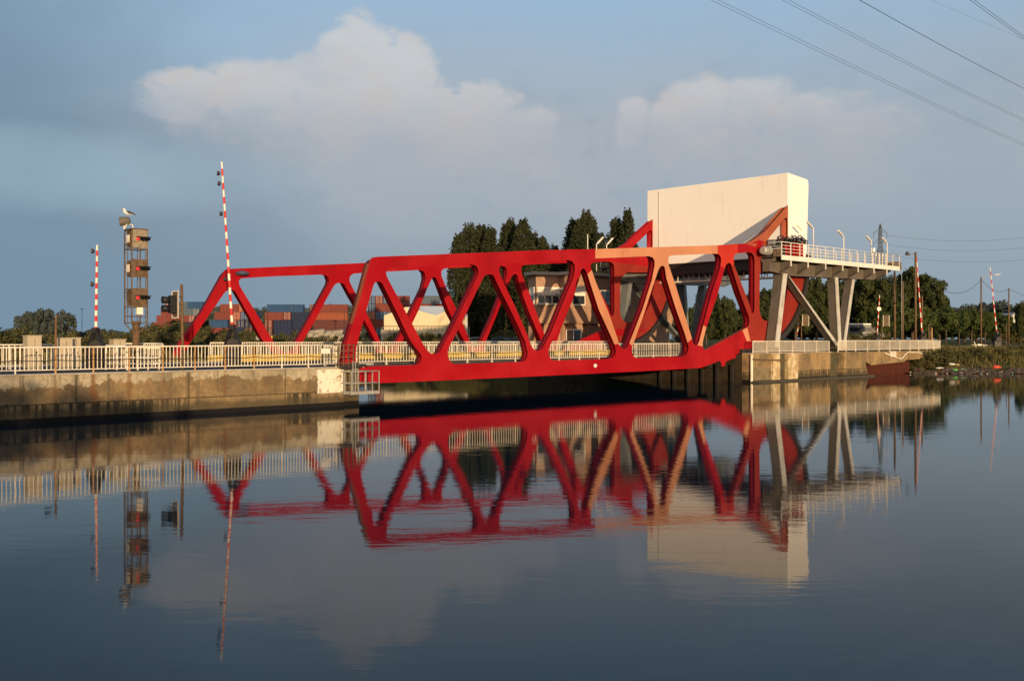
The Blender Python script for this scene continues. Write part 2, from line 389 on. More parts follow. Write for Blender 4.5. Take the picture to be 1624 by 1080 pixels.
def plate(name, outer, holes, s0, thick, mat, parent=None, bevel=.0):
    """upright plate in the (t, z) plane: outline with holes, from depth s0 back to s0+thick"""
    cu = bpy.data.curves.new(name, 'CURVE'); cu.dimensions = '2D'; cu.fill_mode = 'BOTH'; cu.extrude = thick/2
    for loop in [outer]+holes:
        sp = cu.splines.new('POLY'); sp.points.add(len(loop)-1); sp.use_cyclic_u = True
        for i, (t, z) in enumerate(loop): sp.points[i].co = (t, z, 0, 1)
    tmp = bpy.data.objects.new('tmp', cu); me = bpy.data.meshes.new_from_object(tmp); bpy.data.objects.remove(tmp); bpy.data.curves.remove(cu)
    me.name = name
    org = Vector((0, 0, 0)); q = parent
    while q: org += q.location; q = q.parent
    for v in me.vertices:
        v.co = W(v.co.x, s0+thick/2-v.co.z, v.co.y) - org
    bm = bmesh.new(); bm.from_mesh(me); bmesh.ops.remove_doubles(bm, verts=bm.verts, dist=.0005)
    bmesh.ops.recalc_face_normals(bm, faces=bm.faces); bm.to_mesh(me); bm.free()
    me.materials.clear(); me.materials.append(mat)
    ob = bpy.data.objects.new(name, me); COL.objects.link(ob)
    if parent: ob.parent = parent
    return ob
def roundpoly(pts, rad):
    """round the corners of a polygon; rad one number or one per corner"""
    n = len(pts); out = []
    for i in range(n):
        p = Vector(pts[i]+(0,)); a = Vector(pts[i-1]+(0,)); b = Vector(pts[(i+1) % n]+(0,))
        r = rad[i] if isinstance(rad, (list, tuple)) else rad
        d1 = (a-p); d2 = (b-p); l = min(r, d1.length*.45, d2.length*.45)
        p1 = p + d1.normalized()*l; p2 = p + d2.normalized()*l
        for k in range(5):
            f = k/4; q = p1*(1-f)**2 + p*2*f*(1-f) + p2*f*f; out.append((q.x, q.y))
    return out

# ================================================================== SETTING
GL = 2.12     # left quay level
GR = 2.45     # right quay level
te = tt(577, 0); tr = tt(1190, 0)
tb = tt(1455, 0)
def sheet(name, pts, z, mat):
    m = MB(); m.add([(p[0], p[1], z) for p in pts], [tuple(range(len(pts)))]); o = m.build(name, mat); o['kind'] = 'structure'; return o
def slab(name, pts, z0, z1, mat):
    m = MB(); m.prism([(p[0], p[1], z0) for p in pts], (0, 0, z1-z0)); o = m.build(name, mat); o['kind'] = 'structure'; return o
sheet('water', [(-3000, -40), (3000, -40), (3000, 4000), (-3000, 4000)], 0, WATER)
xy = lambda t, s: tuple(W(t, s))[:2]
slab('left_ground', [xy(-260, .5), xy(te-.02, .5), xy(te-.02, 900), xy(-900, 900), xy(-900, .5)], -1, GL, GRASSG)
pB = W(tb, 0)
slab('right_ground', [xy(tr+.3, .8), xy(tt(1372, 0), .8), xy(tt(1372, 0), 1.6), (pB.x+1, pB.y+5.0), (90, pB.y+6.5), (500, pB.y+8), (2500, 200), (2500, 3900), (-900, 3900), xy(tr+.3, 2200)], -1, GR, GRASSG)
sheet('left_road', [xy(-200, .6), xy(te-.1, .6), xy(te-.1, 14), xy(-200, 14)], GL+.006, ASPH)
sheet('right_road', [xy(tr+.4, .9), xy(tt(1370, 0), .9), (60, 150), (700, 175), (700, 190), (60, 168), xy(tr+25, 17), xy(tr+.4, 17)], GR+.006, ASPH)
slab('near_bank', [(-300, -400), (300, -400), (300, -1.2), (-300, -1.2)], -1, 2.1, GRASSG)
slab('far_meadow', [(-2600, 700), (-200, 700), (-200, 2500), (-2600, 2500)], 0.2, 2.6, GRASSG)

# quay walls
def quay_wall():
    r = empty('quay_wall', W(0, 0, 0), 'long weathered concrete quay wall with peeling white patch at its right end', 'wall')
    m = MB(); m.tsz(-60, tt(546, 0), 0, .5, -1, 2.08); m.build('wall_face', CONC, r)
    m = MB(); m.tsz(tt(546, 0)+.01, te, .45, 1.0, -1, 2.08); m.build('recessed_end', CONC, r)
    m = MB(); m.tsz(-60, te+.0, -.06, .62, 2.083, 2.16); m.build('coping', worn('coping_concrete', (.42, .37, .30, 1), (.22, .18, .13, 1), .9, .6, 2), r, bevel=.015)
    m = MB(); m.rev(W(tt(10, 0), -.012, 3.7-(644-HZ)/FPX*43.1), -V, [(0, .085), (.012, .085)], 14); m.build('drain_hole', DARK, r)
    for px in (130, 245, 355, 462):
        pass
quay_wall()
def end_wall_left():
    m = MB(); m.tsz(te-.5, te+.0, 1.02, 60, -1, 2.05)
    single(m, 'abutment_wall', CONC, 'concrete abutment wall at the left end of the red bridge', 'wall')
end_wall_left()
def right_pier():
    r = empty('bridge_pier', W(tr, 0, 0), 'golden brown concrete pier with buttresses below the right hand railing', 'pier')
    t1, t2, t3 = tt(1240, 0), tt(1316, 0), tt(1333, 0)
    m = MB(); m.tsz(tr, t2+.2, 0, .8, -1, 2.42); m.build('pier_face', CONCR, r)
    m = MB(); m.tsz(tr, tr+.5, .82, 26, -1, 2.35); m.build('channel_face', worn('bridge_shade_concrete', (.05, .038, .024, 1), (.018, .015, .011, 1), .9, .9, 1.2, .1), r)  # shade under the bridge is painted into this dark wall colour
    LIME = worn('lime_stained_concrete', (.40, .29, .15, 1), (.72, .60, .40, 1), .9, .95, 2.2, .1, 0, .5)
    for a, b, dep, zt_ in ((1222, 1233, .28, 2.40), (1244, 1259, .42, 2.41)):
        m = MB(); m.tsz(tt(a, 0), tt(b, 0), -dep, -.003, -1, zt_); m.build('buttress', LIME, r, bevel=.03)
    m = MB()
    a, b = tt(1331, 0), tt(1363, 0); a2, b2 = a-1.2, tt(1372, 0)
    m.prism([W(a, -.65, 2.44), W(b, -.65, 2.44), W(b+.1, -.65, 1.0), W(b2+.2, -.65, -1), W(a2+.2, -.65, -1), W(a-.3, -.65, .6)], V*2.6)
    m.build('leg_footing', CONCR, r, bevel=.04)
    MOSS_SHADE = worn('moss_shade_concrete', (.10, .085, .05, 1), (.035, .032, .02, 1), .9, .8, 1.5, .1)
    m = MB(); m.tsz(tt(1233, 0)+.02, tt(1244, 0)-.02, -.02, -.002, -1, 2.38); m.build('moss_shade_bay', MOSS_SHADE, r)
    m = MB(); m.tsz(tt(1317, 0), tt(1330, 0), -.02, -.002, -1, 2.30); m.build('moss_shade_bay', MOSS_SHADE, r)  # shaded stretch beside the leg footing, painted as a dark strip
    m = MB(); m.tsz(tr+.25, tt(1222, 0)-.02, -.03, -.002, -1, 1.25); m.build('stained_course', worn('stained_concrete', (.22, .17, .10, 1), (.08, .07, .045, 1), .9, .8, 1.4, .1), r)
    m = MB(); m.tsz(tr-.1, b2+.2, -.9, -.02, -1, .16); m.build('base_ledge', worn('wet_ledge', (.07, .06, .04, 1), (.03, .03, .02, 1), .7, .6, 3), r)
    m = MB(); m.tube([W(tr-.05, -.15, .1), W(tr-.05, -.15, 2.35)], .11, 10); m.build('fender_pile', CREAM, r)
    m = MB(); m.bar(W(tr-.1, -.3, 1.98), W(tt(1238, 0), -.5, 1.80), .12); m.build('fender_beam', WOOD, r)
    for k in range(6):
        m = MB(); m.tsz(tr-.2, tr-.02, 1.6+k*1.5, 1.85+k*1.5, -.8, 1.5); m.build('fender_timber', DARK, r)
right_pier()
def beam_and_piles():
    r = empty('sheet_pile_wall', W(tt(1372, 0), 0, 0), 'rusty red sheet pile wall under a broken concrete beam beside the grassy bank', 'wall')
    a, b, c = tt(1368, 0), tt(1475, 0), tt(1452, 0)
    m = MB(); n = 54
    pts = []
    for i in range(n+1):
        t = a + (c-a)*i/n; s = .55 + (.36 if (i//2) % 2 else 0)
        pts.append((t, s))
    for i in range(n):
        (t0, s0), (t1, s1) = pts[i], pts[i+1]
        m.add([W(t0, s0, -1), W(t1, s1, -1), W(t1, s1, 1.3), W(t0, s0, 1.3)], [(0, 1, 2, 3)])
    m.build('sheet_piles', worn('rusty_sheet_pile', (.085, .026, .018, 1), (.035, .015, .012, 1), .9, .8, 2, .1), r)
    m = MB(); m.prism([W(a, -.1, 2.4), W(b, -.1, 2.4), W(b, -.1, 1.55), W(tt(1436, 0), -.1, 1.45), W(tt(1432, 0), -.1, 1.25), W(tt(1380, 0), -.1, 1.05), W(a, -.1, 1.6)], V*1.4)
    m.build('concrete_beam', CONCR, r, bevel=.03)
    m = MB(); m.tsz(tt(1410, 0), tt(1420, 0), -.104, -.02, 1.8, 2.405); m.build('pale_patch', worn('pale_mortar', (.6, .54, .45, 1), None, .9, .4, 3), r)
    m = MB()
    m.tube([W(*_p) for _p in [(tt(1400, 0), -.2, 2.25), (tt(1412, 0), -.2, 1.9), (tt(1424, 0), -.22, 1.6), (tt(1428, 0), -.22, 1.66), (tt(1432, 0), -.2, 2.0), (tt(1437, 0), -.2, 2.25), (tt(1452, 0), -.2, 2.22), (tt(1463, 0), -.2, 2.02), (tt(1474, 0), -.2, 2.2)]], .055, 8)
    m.build('hanging_cable', CREAM, r, True)
beam_and_piles()

# grassy bank on the right: sloped terrain from the water up to the quay level
def bank():
    m = MB(); nx, ny = 70, 10; vs = []
    for i in range(nx+1):
        f = i/nx; x0 = pB.x-2.6 + f**1.2*150
        y0 = pB.y - .6 + f*4; 
        for j in range(ny+1):
            g = j/ny
            zz = -.4 + 3.0*(g**.75)
            vs.append((x0 + random.uniform(-.2, .2), y0 + g*7.5 + random.uniform(-.15, .15), zz + random.uniform(-.12, .12) + (.25*math.sin(i*.7)*g)))
    fs = [(i*(ny+1)+j, (i+1)*(ny+1)+j, (i+1)*(ny+1)+j+1, i*(ny+1)+j+1) for i in range(nx) for j in range(ny)]
    m.add(vs, fs); o = m.build('river_bank', GRASSG, None, True); o['kind'] = 'structure'
bank()
def blades(name, spots, mat, label, h0, h1, w=.05, lean=.4):
    vs = []; fs = []
    for (x, y, z) in spots:
        h = random.uniform(h0, h1); a = random.uniform(0, 6.28); l = random.uniform(0, lean)*h; b = random.uniform(0, 6.28)
        dx, dy = math.cos(a)*w, math.sin(a)*w; lx, ly = math.cos(b)*l, math.sin(b)*l
        o = len(vs)
        vs += [(x-dx, y-dy, z), (x+dx, y+dy, z), (x+dx*.7+lx*.4, y+dy*.7+ly*.4, z+h*.6), (x-dx*.7+lx*.4, y-dy*.7+ly*.4, z+h*.6), (x+lx, y+ly, z+h)]
        fs += [(o, o+1, o+2, o+3), (o+3, o+2, o+4)]
    m = MB(); m.v = [Vector(v) for v in vs]; m.f = fs
    me = bpy.data.meshes.new(name); me.from_pydata(vs, [], fs); me.materials.append(mat)
    o = bpy.data.objects.new(name, me); COL.objects.link(o); return tag(o, label, 'grass', None, 'stuff')
sp = []
for k in range(26000):
    f = random.random()**1.3; g = random.random()
    x = pB.x-2.2 + f**1.2*75; y = pB.y-.6+f**1.0*2.0 + (.02+.98*g)*7.5; gg = (y-(pB.y-.6+f*2.0))/7.5
    cl = math.sin(x*.9+1.3)*math.sin(y*1.1)+math.sin(x*2.3)*.5
    if random.random() < .6+.4*cl and gg > .16+.12*math.sin(x*.55)+.08*math.sin(x*1.7): sp.append((x, y, -.45+3.0*gg**.75))
blades('bank_grass', sp, LGRASS, 'tall dry grass and weeds covering the right hand bank', .25, .75, .035)
# ================================================================== RAILINGS
def railing(label, line, posts, per, z0, zt, group=None, mats=(None, None), cable=False, rr=.035, bal=.016, cat='railing', rusty=()):
    """line(t) -> base point (x, y); posts = list of t; per = balusters per bay"""
    b0 = line(posts[0]); r = empty('railing', (b0[0], b0[1], z0(posts[0])-.12), label, cat, group)
    P = lambda t, z: Vector((line(t)[0], line(t)[1], z))
    m = MB(); n = len(posts)
    m.tube([P(t, zt(t)) for t in posts], rr, 8); m.build('top_rail', CREAM, r, True)
    m = MB(); m.tube([P(t, z0(t)+.06) for t in posts], rr*.7, 6); m.build('bottom_rail', CREAM, r, True)
    for k, t in enumerate(posts):
        m = MB(); a = P(t, z0(t)-.14); bq = P(t, zt(t)-.02); m.bar(a, bq, .06, .05, U)
        m.box(a+Vector((0, 0, .02)), U*.07, V*.07, Z*.012)
        m.build('post', RUSTP if k in rusty else CREAM, r)
    for k in range(n-1):
        m = MB()
        for j in range(1, per+1):
            t = posts[k] + (posts[k+1]-posts[k])*j/(per+1)
            m.bar(P(t, z0(t)+.06), P(t, zt(t)-.02), bal*2, bal*1.6, U)
        m.build('baluster_panel', CREAM, r)
    if cable:
        m = MB(); pts = []
        for k in range(n-1):
            for j in range(4):
                t = posts[k]+(posts[k+1]-posts[k])*j/4; pts.append(P(t, z0(t)+.50-.05*math.sin(j/4*math.pi)) - V*.06)
        m.tube(pts, .018, 6); m.build('cable', DARK, r, True)
    return r
lq = lambda t: tuple(W(t, .12))[:2]
pp = [-130, -75, -40, 24, 88, 148, 205, 258, 309, 357, 403, 447, 489, 533]
pt = [tt(p, .12) for p in pp]
zl0 = lambda t: 2.26 ; zlt = lambda t: 3.31+.0025*t
rl = railing('long cream baluster railing with a dark cable on top of the left quay wall', lq, pt, 8, zl0, zlt, None, cable=True, rusty=(4, 5, 6, 7, 8, 9, 10))
m = MB(); a = tt(510, 0); b = tt(523, 0); zc = on(516, 557, 0)[1]; m.tsz(a, b, .0, .02, zc-.13, zc+.14)
single(m, 'notice_plate', STRW, 'small blank white plate fixed to the quay railing left of the bridge end', 'sign')
# right quay railings
lr = lambda t: tuple(W(t, .15))[:2]
ra = [tt(p, .15) for p in (1194, 1216, 1236, 1257, 1276, 1295, 1315)]
railing('cream railing along the pier edge between the bridge tail and the gap', lr, ra, 12, lambda t: 2.52, lambda t: 3.47, 'railings on the right hand quay')
rb = [tt(p, -.3) for p in (1329, 1342, 1357, 1376, 1394, 1411, 1427, 1443, 1457, 1470, 1481, 1491)]
railing('cream railing running right from the leg footing to the grassy bank', lambda t: tuple(W(t, -.3))[:2], rb, 12, lambda t: 2.55, lambda t: 3.5, 'railings on the right hand quay')
m = MB(); m.tsz(tr, tt(1318, 0), -.05, .8, 2.424, 2.47); single(m, 'coping_strip', worn('coping_pale', (.5, .44, .35, 1), None, .9, .5, 2), 'pale coping strip along the top of the right pier', 'coping')

# ================================================================== THE BRIDGE
BF = 1.4; TH = .72; BB = 17.4      # near truss face, plate thickness, far truss outer face
q = lambda l: [on(x, y, BF) for x, y in l]
t_b = tt(1250, BF)
hub_t, hub_z = on(1204, 397, BF); SR = 8.12
arc = [(hub_t+SR*math.cos(R(a)), hub_z+SR*math.sin(R(a))) for a in range(-97, -2, 4)]
outer = q([(546, 573), (550.2, 543.4), (568.3, 483.7), (586.6, 416), (588, 411), (591.5, 408.4), (600, 407.3), (870, 396.7), (944, 395.2), (1138, 389.2), (1183, 386.3), (1194, 381),
           (1213, 368), (1249.3, 326)]) + [(t_b-.01, on(1250, 326, BF)[1])] + [(t_b-.01, 11.0), (t_b+3.4, 10.95)] + list(reversed(arc)) + \
        q([(1193, 541), (1193, 550.4), (1188.6, 554.7), (1187.6, 578.8), (1184.4, 578.8), (1183.3, 571.7), (1180, 567.5), (1174, 567), (1161, 569.2), (1152.5, 573), (1150.3, 576), (1149.7, 580.9), (1144.5, 580.9), (1144, 575), (1140.7, 572.4),
           (1112, 583.5), (1106, 584), (1010, 589.2), (850, 596.8), (710, 603.2), (600, 607.7), (546, 610)])
holes = [
 # triangles standing on the bottom chord
 q([(597.7, 446.5), (594.5, 448.5), (592.3, 453), (581.1, 492.3), (566.2, 546.6), (563.5, 566), (565.5, 575), (571, 580.5), (577, 581.3), (657.8, 578.9), (664.2, 577.5), (668.3, 572), (669.2, 566), (666.3, 560), (657.8, 551.9-2), (649.3, 537), (630.1, 496.5), (606.7, 450), (602.4, 446.8)]),
 q([(775.5, 435.2), (770.5, 436), (767, 440), (755.2, 463.5), (731.8, 513.6), (713.7, 547.6), (710.5, 557), (710.3, 564), (712.6, 571.1), (716.5, 575.7), (722, 577.4), (827.6, 573.8), (833, 571.8), (836.6, 566), (837.2, 558.3), (833, 541), (812.3, 496.5), (794.6, 464.6-3), (783.5, 438), (780, 435.5)]),
 q([(923.7, 426.2), (921.5, 429), (915, 445), (901.8, 484), (884, 526), (872.6, 548), (870.3, 555), (870.3, 562), (872.6, 568.5), (878, 571.8), (966, 569), (972, 567), (976, 562.5), (977.3, 556.2), (975, 548), (970.6, 537), (949.3, 490.1), (932.3, 436.9), (928.5, 428.3), (926, 426)]),
 q([(1049.9, 421.5), (1046.5, 424), (1043.5, 430), (1031.8, 465.2), (1022, 496), (1004.5, 545), (1002.2, 552), (1002.4, 559), (1005, 565.4), (1010.5, 567.9), (1082.9, 565.3), (1088, 562.5), (1091.6, 556.8), (1092.5, 550.4), (1086, 529), (1072.3, 490.8), (1057, 441.8), (1054.5, 425), (1052.5, 422)]),
 q([(1155, 417.3), (1152.3, 419), (1150.3, 422.6), (1137.5, 469.5), (1120.5, 518.5), (1114.5, 542), (1114.6, 550), (1116.8, 556.2), (1184, 520), (1187.5, 516.5), (1189, 510), (1187.6, 501.4), (1173.7, 465.2), (1162, 427.9), (1159.6, 419.5), (1157.5, 417.4)]),
 # triangles hanging from the top chord
 q([(613, 437), (612.2, 430), (615, 426), (619, 425), (670, 422), (746, 419.6), (753, 420.6), (757.3, 424), (759.3, 430.5), (758.4, 435.8), (744.6, 464.6), (723.3, 509.3), (699, 556), (695, 560.2), (690, 561.8), (684.5, 561.2), (679.1, 557.2), (670.6, 545.5), (651.4, 509.3), (630.1, 469.9), (615.2, 442)]),
 q([(792, 433), (791.5, 427), (793.5, 421.5), (798, 418.3), (830, 416), (901.4, 412.8), (907.5, 414.3), (911.3, 419.5), (912.2, 428.3), (908.8, 443.3), (891.8, 483.7), (874.7, 526.3), (861, 552), (857, 555.5), (852, 556.6), (847, 554.5), (842.8, 549), (836.2, 528.5+2), (817, 485.9), (797.8, 449.7-3)]),
 q([(937, 424), (936.6, 416), (939.5, 411.3), (945, 410), (970, 409), (1029, 406.5), (1035, 408.3), (1038, 413), (1038.3, 421), (1033.9, 443.9), (1019, 490.8), (997.5, 546), (994.5, 551.5), (990.5, 553.6), (986, 552), (982.3, 547.6), (979.1, 536), (966.3, 498.6), (945, 447.5)]),
 q([(1060.5, 420.5), (1059.7, 411), (1061.5, 406.8), (1066, 405.1), (1133, 402.4), (1139.5, 403.2), (1143.2, 407.5), (1144, 414), (1141.8, 426.9), (1129, 465.2), (1108.5, 543), (1106, 546.8), (1102.6, 547.8), (1099.6, 545), (1095.7, 531), (1070, 448.2)]),
 q([(1164, 419.4), (1163.6, 409), (1165.6, 403.6), (1170, 401.8), (1187, 400.4), (1192.5, 401.6), (1195.8, 405.5), (1197, 413), (1197, 488), (1196.2, 494), (1194, 497.2), (1191.6, 495.5), (1188.6, 482.3)]),
 # opening behind the tail post, opening in the tail arm
 q([(1207.5, 428), (1205.2, 436), (1204.3, 488), (1206, 499.5), (1209, 505.5), (1213.5, 509), (1221, 508), (1236, 500), (1246, 476), (1252, 445), (1253, 428), (1248, 420), (1214, 420)]),
 q([(1246.4, 345.5), (1243.6, 347.2), (1241.2, 351.2), (1222, 374.5), (1218.6, 379.5), (1218.6, 384), (1222, 386.5), (1247, 388), (1249, 386), (1249, 350), (1248.2, 346.6)]),
]
PEACH_ZONES = [[(944.2, 380), (1138, 380), (1138, 408), (1070, 412), (1100, 470), (1112.5, 550), (1096.5, 538), (1087.5, 546), (1004, 549), (997, 543.5), (990, 540), (983, 545.5), (976, 546), (935, 450), (930.5, 436.5), (938.2, 428.8), (946, 440), (1020, 415), (944.2, 411)],
               [(1113, 514.5), (1123, 520.5), (1118, 547), (1112, 547), (1103, 540)], [(1178, 525), (1185.5, 521.3), (1194, 541), (1184.5, 541)]]
CORAL_ZONES = [[(1138, 380), (1170, 380), (1170, 401), (1164, 420), (1159, 424), (1155, 416), (1150, 427), (1138, 418)]]
DULL_ZONES = [[(1159, 424), (1164, 418), (1196, 401), (1200, 400), (1210, 403), (1210, 530), (1213, 545), (1191, 545), (1185, 519), (1188, 500)], [(1210, 403), (1300, 403), (1300, 560), (1210, 560)]]
ARM_ZONES = [[(1184, 388), (1184, 384), (1198, 375), (1235, 320), (1262, 320), (1262, 402), (1217, 400), (1216, 385), (1204, 381)]]
def inside(x, y, poly):
    c = False; j = len(poly)-1
    for i in range(len(poly)):
        if (poly[i][1] > y) != (poly[j][1] > y) and x < (poly[j][0]-poly[i][0])*(y-poly[i][1])/(poly[j][1]-poly[i][1])+poly[i][0]: c = not c
        j = i
    return c
CUTS = [((944.2, 380), (944.2, 412)), ((1138, 388), (1138, 408)), ((1170, 380), (1170, 404)), ((1150, 427), (1138, 418)), ((1159, 424), (1164, 418)), ((1100, 548), (1103, 547)), ((1113, 514.5), (1123, 520.5)),
        ((930.5, 436.5), (938.2, 428.8)), ((1003, 549), (997, 543.5)), ((983, 545.5), (976, 546)), ((1087.5, 546), (1096.5, 538)), ((1112, 547), (1103, 540)), ((1210, 403), (1196, 401)), ((1191, 545), (1185, 519)), ((1184, 388), (1204, 381)), ((1216, 385), (1204, 381)), ((1178, 525), (1184.5, 541)), ((1184.5, 541), (1194, 541))]
def pxof(t, z, s=BF):
    p = W(t, s, z); return CX+FPX*p.x/p.y, HZ-FPX*(p.z-EYE)/p.y
def zone_mesh(ob, org, near):
    me = ob.data
    for m_ in (PEACH, CORAL, DULL, BROWNRED): me.materials.append(m_)
    bm = bmesh.new(); bm.from_mesh(me)
    def tsz_(co):
        w = co+org-P0; return w.dot(U), w.dot(V), w.z
    if near:
        for a, b in CUTS:
            (ta, za), (tb_, zb_) = on(*a, BF), on(*b, BF)
            A = W(ta, BF, za)-org; B = W(tb_, BF, zb_)-org; nrm = (B-A).cross(V).normalized()
            lo = min(ta, tb_)-.6; hi = max(ta, tb_)+.6; zlo = min(za, zb_)-.6; zhi = max(za, zb_)+.6
            fs = []
            for f in bm.faces:
                c = [tsz_(v.co) for v in f.verts]
                if max(x[0] for x in c) > lo and min(x[0] for x in c) < hi and max(x[2] for x in c) > zlo and min(x[2] for x in c) < zhi: fs.append(f)
            geom = fs + list({e for f in fs for e in f.edges}) + list({v for f in fs for v in f.verts})
            bmesh.ops.bisect_plane(bm, geom=geom, plane_co=A, plane_no=nrm)
        # end post front edge: brown primer above, red below
        A = W(0, BF, on(552.4, 513.6, BF+.4)[1])-org
        fs = [f for f in bm.faces if tsz_(f.calc_center_median())[0] < tt(600, BF)]
        geom = fs + list({e for f in fs for e in f.edges}) + list({v for f in fs for v in f.verts})
        bmesh.ops.bisect_plane(bm, geom=geom, plane_co=A, plane_no=Z)
    for f in bm.faces:
        t, s, z = tsz_(f.calc_center_median()); x, y = pxof(t, z); nv = f.normal.dot(V); f.material_index = 0
        if abs(nv) > .9:
            if near and any(inside(x, y, p) for p in PEACH_ZONES): f.material_index = 1
            elif near and any(inside(x, y, p) for p in CORAL_ZONES): f.material_index = 2
            elif near and any(inside(x, y, p) for p in ARM_ZONES): f.material_index = 4
            elif any(inside(x, y, p) for p in DULL_ZONES): f.material_index = 3
        elif near:
            if t < tt(592, BF)-0 and f.normal.dot(U) < -.5 and z > on(552.4, 513.6, BF+.4)[1] and x < 592: f.material_index = 4
            if any(inside(x, y, p) for p in ARM_ZONES): f.material_index = 4
            if 1112 < x < 1187 and f.normal.z > .6 and y > 515: f.material_index = 4
    bm.to_mesh(me); bm.free()
def inset(poly, d, hole=False):
    """offset a polygon inwards (outline) or outwards (hole)"""
    n = len(poly); ar = sum(poly[i-1][0]*poly[i][1]-poly[i][0]*poly[i-1][1] for i in range(n))
    sg = (1 if ar > 0 else -1)*(-1 if hole else 1); out = []
    for i in range(n):
        a, p, b = [Vector(poly[k % n]+(0,)) for k in (i-1, i, i+1)]
        e1 = (p-a).normalized(); e2 = (b-p).normalized(); n1 = Vector((-e1.y, e1.x, 0))*sg; n2 = Vector((-e2.y, e2.x, 0))*sg
        m_ = (n1+n2); m_ = m_/max(m_.length_squared/2, .6)
        q_ = p+m_*d; out.append((q_.x, q_.y))
    return out
core_outer = q([(546, 573), (550.2, 543.4), (568.3, 483.7), (586.6, 416), (594, 407.5), (870, 396.7), (944, 395.2), (1138, 389.2), (1183, 386.3), (1194, 381),
           (1213, 368), (1249.3, 326)]) + [(t_b-.01+.13, on(1250, 326, BF)[1]), (t_b-.01+.13, 11.0), (t_b+3.4, 10.95)] + list(reversed(arc)) + \
        q([(1193, 541), (1193, 550.4), (1188.6, 554.7), (1183.3, 571.7), (1174, 567), (1161, 569.2), (1140.7, 572.4), (1112, 583.5), (1010, 589.2), (850, 596.8), (710, 603.2), (600, 607.7), (546, 610)])
CORE = (inset(core_outer, .15), [inset(h, .15, True) for h in holes])
br = empty('bascule_bridge', W(te, BF, 0), 'large red rolling bascule truss bridge with peach painted patches across the canal', 'bridge')
ORG = br.location.copy()
def skew(poly):
    """far truss: nodes a little further left and a longer, flatter end post (the left end of the span is skewed)"""
    out = []
    for t, z in poly:
        k = 1.0 if t < 58 else max(0.0, (67-t)/9)
        dt = -.85*k
        if t < 21.0 and z < 7.25: dt -= (7.25-z)*.40
        out.append((t+dt, z))
    return out
for near in (True, False):
    s0 = BF if near else BB-TH
    sk = (lambda p: p) if near else skew
    # outer flange plate, recessed core, inner flange plate
    tr_ = plate('truss', sk(outer), [sk(h) for h in holes], s0, .05, RED, br)
    zone_mesh(tr_, ORG, near)
    w_ = plate('web', sk(CORE[0]), [sk(h) for h in CORE[1]], s0+.052, TH-.052, RED, tr_)
    zone_mesh(w_, ORG, near)
    tag(tr_, 'near red truss with peach primer patches on its top chord' if near else 'far red truss with no primer patches')
    # curved tread under the tail
    m = MB(); pts_o = []; r0, r1 = SR+.02, SR+.5; sa, sb = (s0-.25, s0+TH+.25)
    A_ = [R(a) for a in range(-98, 4, 3)]
    for i in range(len(A_)-1):
        a0, a1 = A_[i], A_[i+1]
        c = [(r0, a0), (r1, a0), (r1, a1), (r0, a1)]
        p = [(hub_t+r_*math.cos(a), hub_z+r_*math.sin(a)) for r_, a in c]
        m.hexa([W(t, sa, z) for t, z in p], [W(t, sb, z) for t, z in p])
    m.build('rolling_tread', DARK, br)
    # hub
    m = MB(); so_ = -V if near else V; sp_ = s0 if near else s0+TH
    m.rev(W(hub_t, sp_, hub_z), so_, [(-.05, .62), (.12, .60), (.14, .42), (.35, .40)], 24); m.build('hub', RED, br, bevel=.01)
    m = MB(); m.rev(W(hub_t, sp_, hub_z), so_, [(.352, .26), (.8, .26), (.82, .32), (1.1, .32)], 20); m.build('drive_shaft', GALV, br)
# thin flange line along the end post and top chord of the near truss
# deck between the trusses
d0, d1 = te-1.5, tr+1.2
m = MB(); m.tsz(d0, d1, BF+TH+.02, BB-TH-.02, 1.98, 2.14); m.build('road_deck', ASPH, br)
for k in range(15):
    t = d0+1+k*(d1-d0-2)/14
    m = MB(); m.tsz(t-.18, t+.18, BF+TH+.01, BB-TH-.01, 1.3, 1.975); m.build('floor_beam', DARK, br)
m = MB()
for s_ in (5.2, 8.0, 10.8, 13.6): m.tsz(d0, d1, s_-.12, s_+.12, 1.55, 1.97)
m.build('stringers', DARK, br)
m = MB(); m.tsz(d0, d1, 14.55, 14.75, 2.145, 2.62); m.build('far_guard_beam', YELLOW, br)
m = MB(); m.tsz(d0, d1, 3.75, 3.9, 2.145, 2.27); m.build('near_kerb', worn('kerb_steel', (.12, .10, .08, 1), None, .7, .4), br)
m = MB(); m.rev(W(tt(943, BF), BF-.16, on(943, 580, BF)[1]), V, [(0, .05), (.03, .13), (.10, .15), (.14, .15), (.17, .06), (.3, .05)], 14); m.build('bulkhead_lamp', STRW, br, True)
for lx, ly in ((384, 434),):
    t, z = on(lx, ly, BB-TH-.2); m = MB(); m.rev(W(t, BB-TH-.2, z-.16), Z, [(0, .1), (.06, .42), (.2, .5), (.3, .3), (.36, .05)], 16); m.build('beacon', worn('blue_grey_lamp', (.05, .07, .11, 1), None, .4, .3), br, True)
# walkway railings of the bridge
wl = lambda s: (lambda t: tuple(W(t, s))[:2])
n_ = 17; ts = [te-.9+(tt(1120, 2.6)-te)*k/n_ for k in range(n_+1)]
railing('cream railing on the near side walkway of the bridge behind the near truss', wl(2.45), ts, 9, lambda t: 2.28, lambda t: 3.30, 'railings on the bridge deck', cable=True)
ts = [te-.6+(tr+3-te)*k/18 for k in range(19)]
railing('cream railing on the far side of the bridge beside the yellow guard beam', wl(16.2), ts, 12, lambda t: 2.34, lambda t: 3.42, 'railings on the bridge deck')

